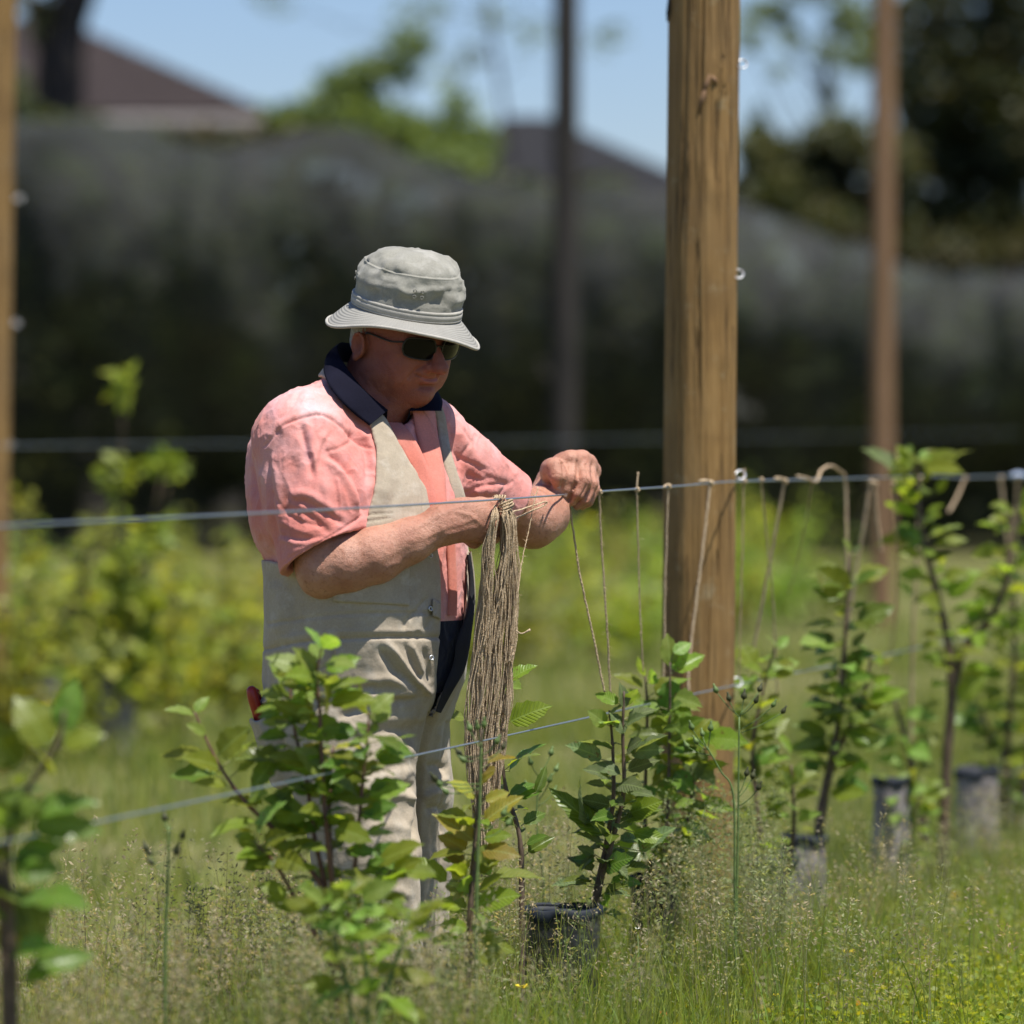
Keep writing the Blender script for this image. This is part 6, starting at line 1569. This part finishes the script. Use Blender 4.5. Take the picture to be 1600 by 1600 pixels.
# long upright stalks in focus
xy = scatter_strip(2600, -.05, .40, 10.2, 14.5); xy = xy[in_view(xy, .55) & keep_off(xy)]; A.append(blades(xy, .46, .0024, .22, [(1.3, 1.25, .8), (1.6, 1.4, .8), (1, 1.1, .8)], 4))
xy = scatter_strip(2200, .02, .28, 10.4, 14.2); xy = xy[in_view(xy, .45) & keep_off(xy)]; A.append(blades(xy, .36, .0055, .4, [(1.3, 1.45, .7), (1.0, 1.25, .7), (1.6, 1.6, .8)], 9, 5))
xy = scatter_strip(1500, -.3, .25, 8.9, 10.6); xy = xy[in_view(xy, .45) & keep_off(xy)]; A.append(blades(xy, .40, .0045, .4, [(1.3, 1.35, .9), (1.6, 1.5, 1.0)], 10, 5))
xy = np.stack([(GR.uniform(420, 760, 1500) - 800) / FP, GR.uniform(9.8, 11.3, 1500)], 1); xy[:, 0] *= xy[:, 1]; xy = xy[keep_off(xy)]; A.append(blades(xy, .42, .0042, .35, [(1.2, 1.3, .8), (1.5, 1.4, .9), (.9, 1.05, .7)], 19, 5))
xy = scatter_strip(26000, .85, .45, 11.0, 19); off = xy[:, 0] - row_x(xy[:, 1]); xy = xy[(off > .05) & in_view(xy, .2) & keep_off(xy)]; A.append(blades(xy, .20, .0036, .6, [(1.7, 1.8, .55), (1.35, 1.55, .45), (2.0, 1.9, .65), (1.1, 1.3, .45)], 20, 3))
stuff('meadow_grass', A, M['grass'], 'long green meadow grass growing thick along the row', 'grass')
# mown alley grass farther back
A = []
xy = np.stack([GR.uniform(-9, 11, 90000), np.exp(GR.uniform(math.log(15.5), math.log(56), 90000))], 1); px = 800 + FP * xy[:, 0] / xy[:, 1]; xy = xy[(px > -700) & (px < 2300)]
A.append(blades(xy, .15, .007, .5, [(.85, .82, .7), (1.15, 1.0, .75), (1.6, 1.25, .95), (.7, .78, .6)], 5, 2))
cl = np.stack([GR.uniform(-4, 5, 120), GR.uniform(16, 34, 120)], 1)
xy = (cl[:, None, :] + GR.normal(size=(120, 90, 2)) * np.array([.22, .35])).reshape(-1, 2); px = 800 + FP * xy[:, 0] / xy[:, 1]; xy = xy[(px > -120) & (px < 1720)]
A.append(blades(xy, .30, .008, .45, [(.85, .82, .7), (1.2, 1.05, .75), (1.7, 1.3, 1.0), (.65, .72, .55)], 25, 3))
stuff('alley_grass', A, M['grass'], 'rough dry and green grass of the alley between the rows', 'grass')
# bright low weeds to the right of the row
def rosettes(xy, h, size, tints, seed):
    rng = np.random.default_rng(seed); n = len(xy); z = ground_h(xy[:, 0], xy[:, 1]) + h * rng.random(n) ** .7
    p = np.stack([xy[:, 0], xy[:, 1], z], 1); a = rng.normal(size=(n, 3)); a[:, 2] = np.abs(a[:, 2]) * .6; a /= np.linalg.norm(a, axis=1)[:, None]
    b = np.cross(a, rng.normal(size=(n, 3))); b /= np.linalg.norm(b, axis=1)[:, None] + 1e-9; L = size * rng.uniform(.6, 1.4, n)[:, None]
    V = np.stack([p, p + a * L * .5 + b * L * .38, p + a * L + np.array([0, 0, -.1]) * L, p + a * L * .5 - b * L * .38], 1).reshape(-1, 3)
    t = np.array(tints)[rng.integers(0, len(tints), n)] * rng.uniform(.8, 1.25, (n, 1)); return V, np.arange(4 * n).reshape(-1, 4), np.repeat(t, 4, 0)
xy = scatter_strip(52000, .80, .45, 11.0, 19); off = xy[:, 0] - row_x(xy[:, 1]); xy = xy[(off > .02) & in_view(xy, .1) & keep_off(xy)]
R1 = rosettes(xy, .17, .017, [(1, 1, 1), (1.25, 1.15, .8), (.8, .95, .9), (1.4, 1.2, .7)], 6)
xy = scatter_strip(9000, .1, .35, 10.5, 14); xy = xy[in_view(xy, .1) & keep_off(xy)]; R2 = rosettes(xy, .16, .022, [(1, 1, 1), (1.2, 1.1, .8), (1.3, 1, .6)], 7)
xy = scatter_strip(220, .5, .5, 11.5, 16); R3 = rosettes(xy, .16, .022, [(3.2, .75, .5), (2.6, 1.1, .5)], 8)
stuff('ground_cover', [R1, R2, R3], M['clover'], 'bright yellow green low weeds spreading at the right of the row', 'weeds')
# seeding grass panicles
def panicles(xy, hmin, hmax, tints, seed, nsp=46, spread=.05):
    rng = np.random.default_rng(seed); Vs, Qs, Cs, o = [], [], [], 0
    for x, y in xy:
        h = rng.uniform(hmin, hmax); a = rng.random() * 6.28; lean = rng.uniform(.02, .14) * h; z0 = float(ground_h(np.array([x]), np.array([y]))[0])
        ts = np.array([0, .35, .6, .78, .9, 1.0]); sx = x + math.cos(a) * lean * ts ** 2; sy = y + math.sin(a) * lean * ts ** 2; sz = z0 + h * ts * (1 - .04 * ts)
        w = np.array([.0011, .0010, .0008, .0006, .0005, .0003]); f = rng.random() * 6.28; dx, dy = math.cos(f), math.sin(f)
        V = np.zeros((6, 2, 3))
        V[:, 0] = np.stack([sx - w * dx, sy - w * dy, sz], 1); V[:, 1] = np.stack([sx + w * dx, sy + w * dy, sz], 1)
        c = np.array(tints)[rng.integers(0, len(tints))] * rng.uniform(.8, 1.2)
        Vs.append(V.reshape(-1, 3)); Qs.append(np.array([[2 * j, 2 * j + 1, 2 * j + 3, 2 * j + 2] for j in range(5)]) + o); Cs.append(np.tile(c * .75, (12, 1))); o += 12
        pl = rng.uniform(.26, .36) * min(h, .6); n = int(nsp * rng.uniform(.6, 1.3)); u = rng.random(n) ** .85
        wh = np.round(u * 8) / 8; ang = rng.random(n) * 6.28; sp = spread * rng.uniform(.5, 1.3) * (1 - u * .85) * (.3 + .7 * rng.random(n))
        t = (h - pl + pl * wh) / h
        bx = np.interp(t, ts, sx); by = np.interp(t, ts, sy); bz = np.interp(t, ts, sz)
        p = np.stack([bx + np.cos(ang) * sp, by + np.sin(ang) * sp, bz + sp * rng.uniform(.1, .9, n)], 1)
        d = np.stack([np.cos(ang) * .7, np.sin(ang) * .7, rng.uniform(-.5, .9, n)], 1) + rng.normal(size=(n, 3)) * .25; d /= np.linalg.norm(d, axis=1)[:, None]
        s = np.cross(d, rng.normal(size=(n, 3))); s /= np.linalg.norm(s, axis=1)[:, None]; L = rng.uniform(.006, .0135, (n, 1)); W = L * .17
        Vq = np.stack([p, p + d * L * .45 + s * W, p + d * L, p + d * L * .45 - s * W], 1).reshape(-1, 3)
        Vs.append(Vq); Qs.append(np.arange(4 * n).reshape(-1, 4) + o); Cs.append(np.repeat(c * rng.uniform(.7, 1.35, (n, 1)), 4, 0)); o += 4 * n
        # hair-fine branches
        k = rng.choice(n, min(n, 18), replace=False); b0 = np.stack([bx[k], by[k], bz[k]], 1); e = p[k]; sw = np.array([.00016, .00016, .0001])
        Vb = np.stack([b0 - sw, b0 + sw, e + sw, e - sw], 1).reshape(-1, 3)
        Vs.append(Vb); Qs.append(np.arange(4 * len(k)).reshape(-1, 4) + o); Cs.append(np.tile(c * .8, (4 * len(k), 1))); o += 4 * len(k)
    return np.concatenate(Vs), np.concatenate(Qs), np.concatenate(Cs)
straw = [(1, .95, .9), (1.15, 1.08, 1.05), (.8, .9, .75), (1.0, .88, .8)]
grn = [(.6, .8, .5), (.75, .9, .65), (.95, 1.0, .85)]
A = []
xy = scatter_strip(640, -.62, .36, 9.2, 12.8); xy = xy[in_view(xy, .6) & keep_off(xy)]; A.append(panicles(xy, .36, .58, straw, 11))
xy = scatter_strip(330, .0, .30, 9.8, 13.6); xy = xy[in_view(xy, .6) & keep_off(xy)]; A.append(panicles(xy, .30, .56, grn + straw[:2], 12))
xy = scatter_strip(420, .42, .40, 11.8, 17.5); xy = xy[in_view(xy, .5) & keep_off(xy)]; A.append(panicles(xy, .26, .48, grn + straw, 13))
xy = np.stack([np.array([near_px(a, 13.0) for a in np.linspace(1060, 1190, 40)]) + GR.normal(size=40) * .02, GR.uniform(12.7, 13.5, 40)], 1); A.append(panicles(xy, .40, .66, grn, 14, 70, .06))
xy = np.stack([np.array([near_px(a, 12.6) for a in np.linspace(790, 900, 30)]) + GR.normal(size=30) * .02, GR.uniform(12.4, 13.2, 30)], 1); A.append(panicles(xy, .42, .64, straw, 15, 50, .05))
xy = np.stack([(GR.uniform(430, 740, 150) - 800) / FP, GR.uniform(10.0, 11.2, 150)], 1); xy[:, 0] *= xy[:, 1]; xy = xy[keep_off(xy)]; A.append(panicles(xy, .40, .56, grn + straw[:2], 16))
xy = np.stack([(GR.uniform(1040, 1230, 70) - 800) / FP, GR.uniform(12.4, 13.6, 70)], 1); xy[:, 0] *= xy[:, 1]; xy = xy[keep_off(xy)]; A.append(panicles(xy, .42, .62, grn, 18, 64, .055))
stuff('grass_seed_heads', A, M['seed'], 'fine feathery seed heads of the long grass along the row', 'grass')
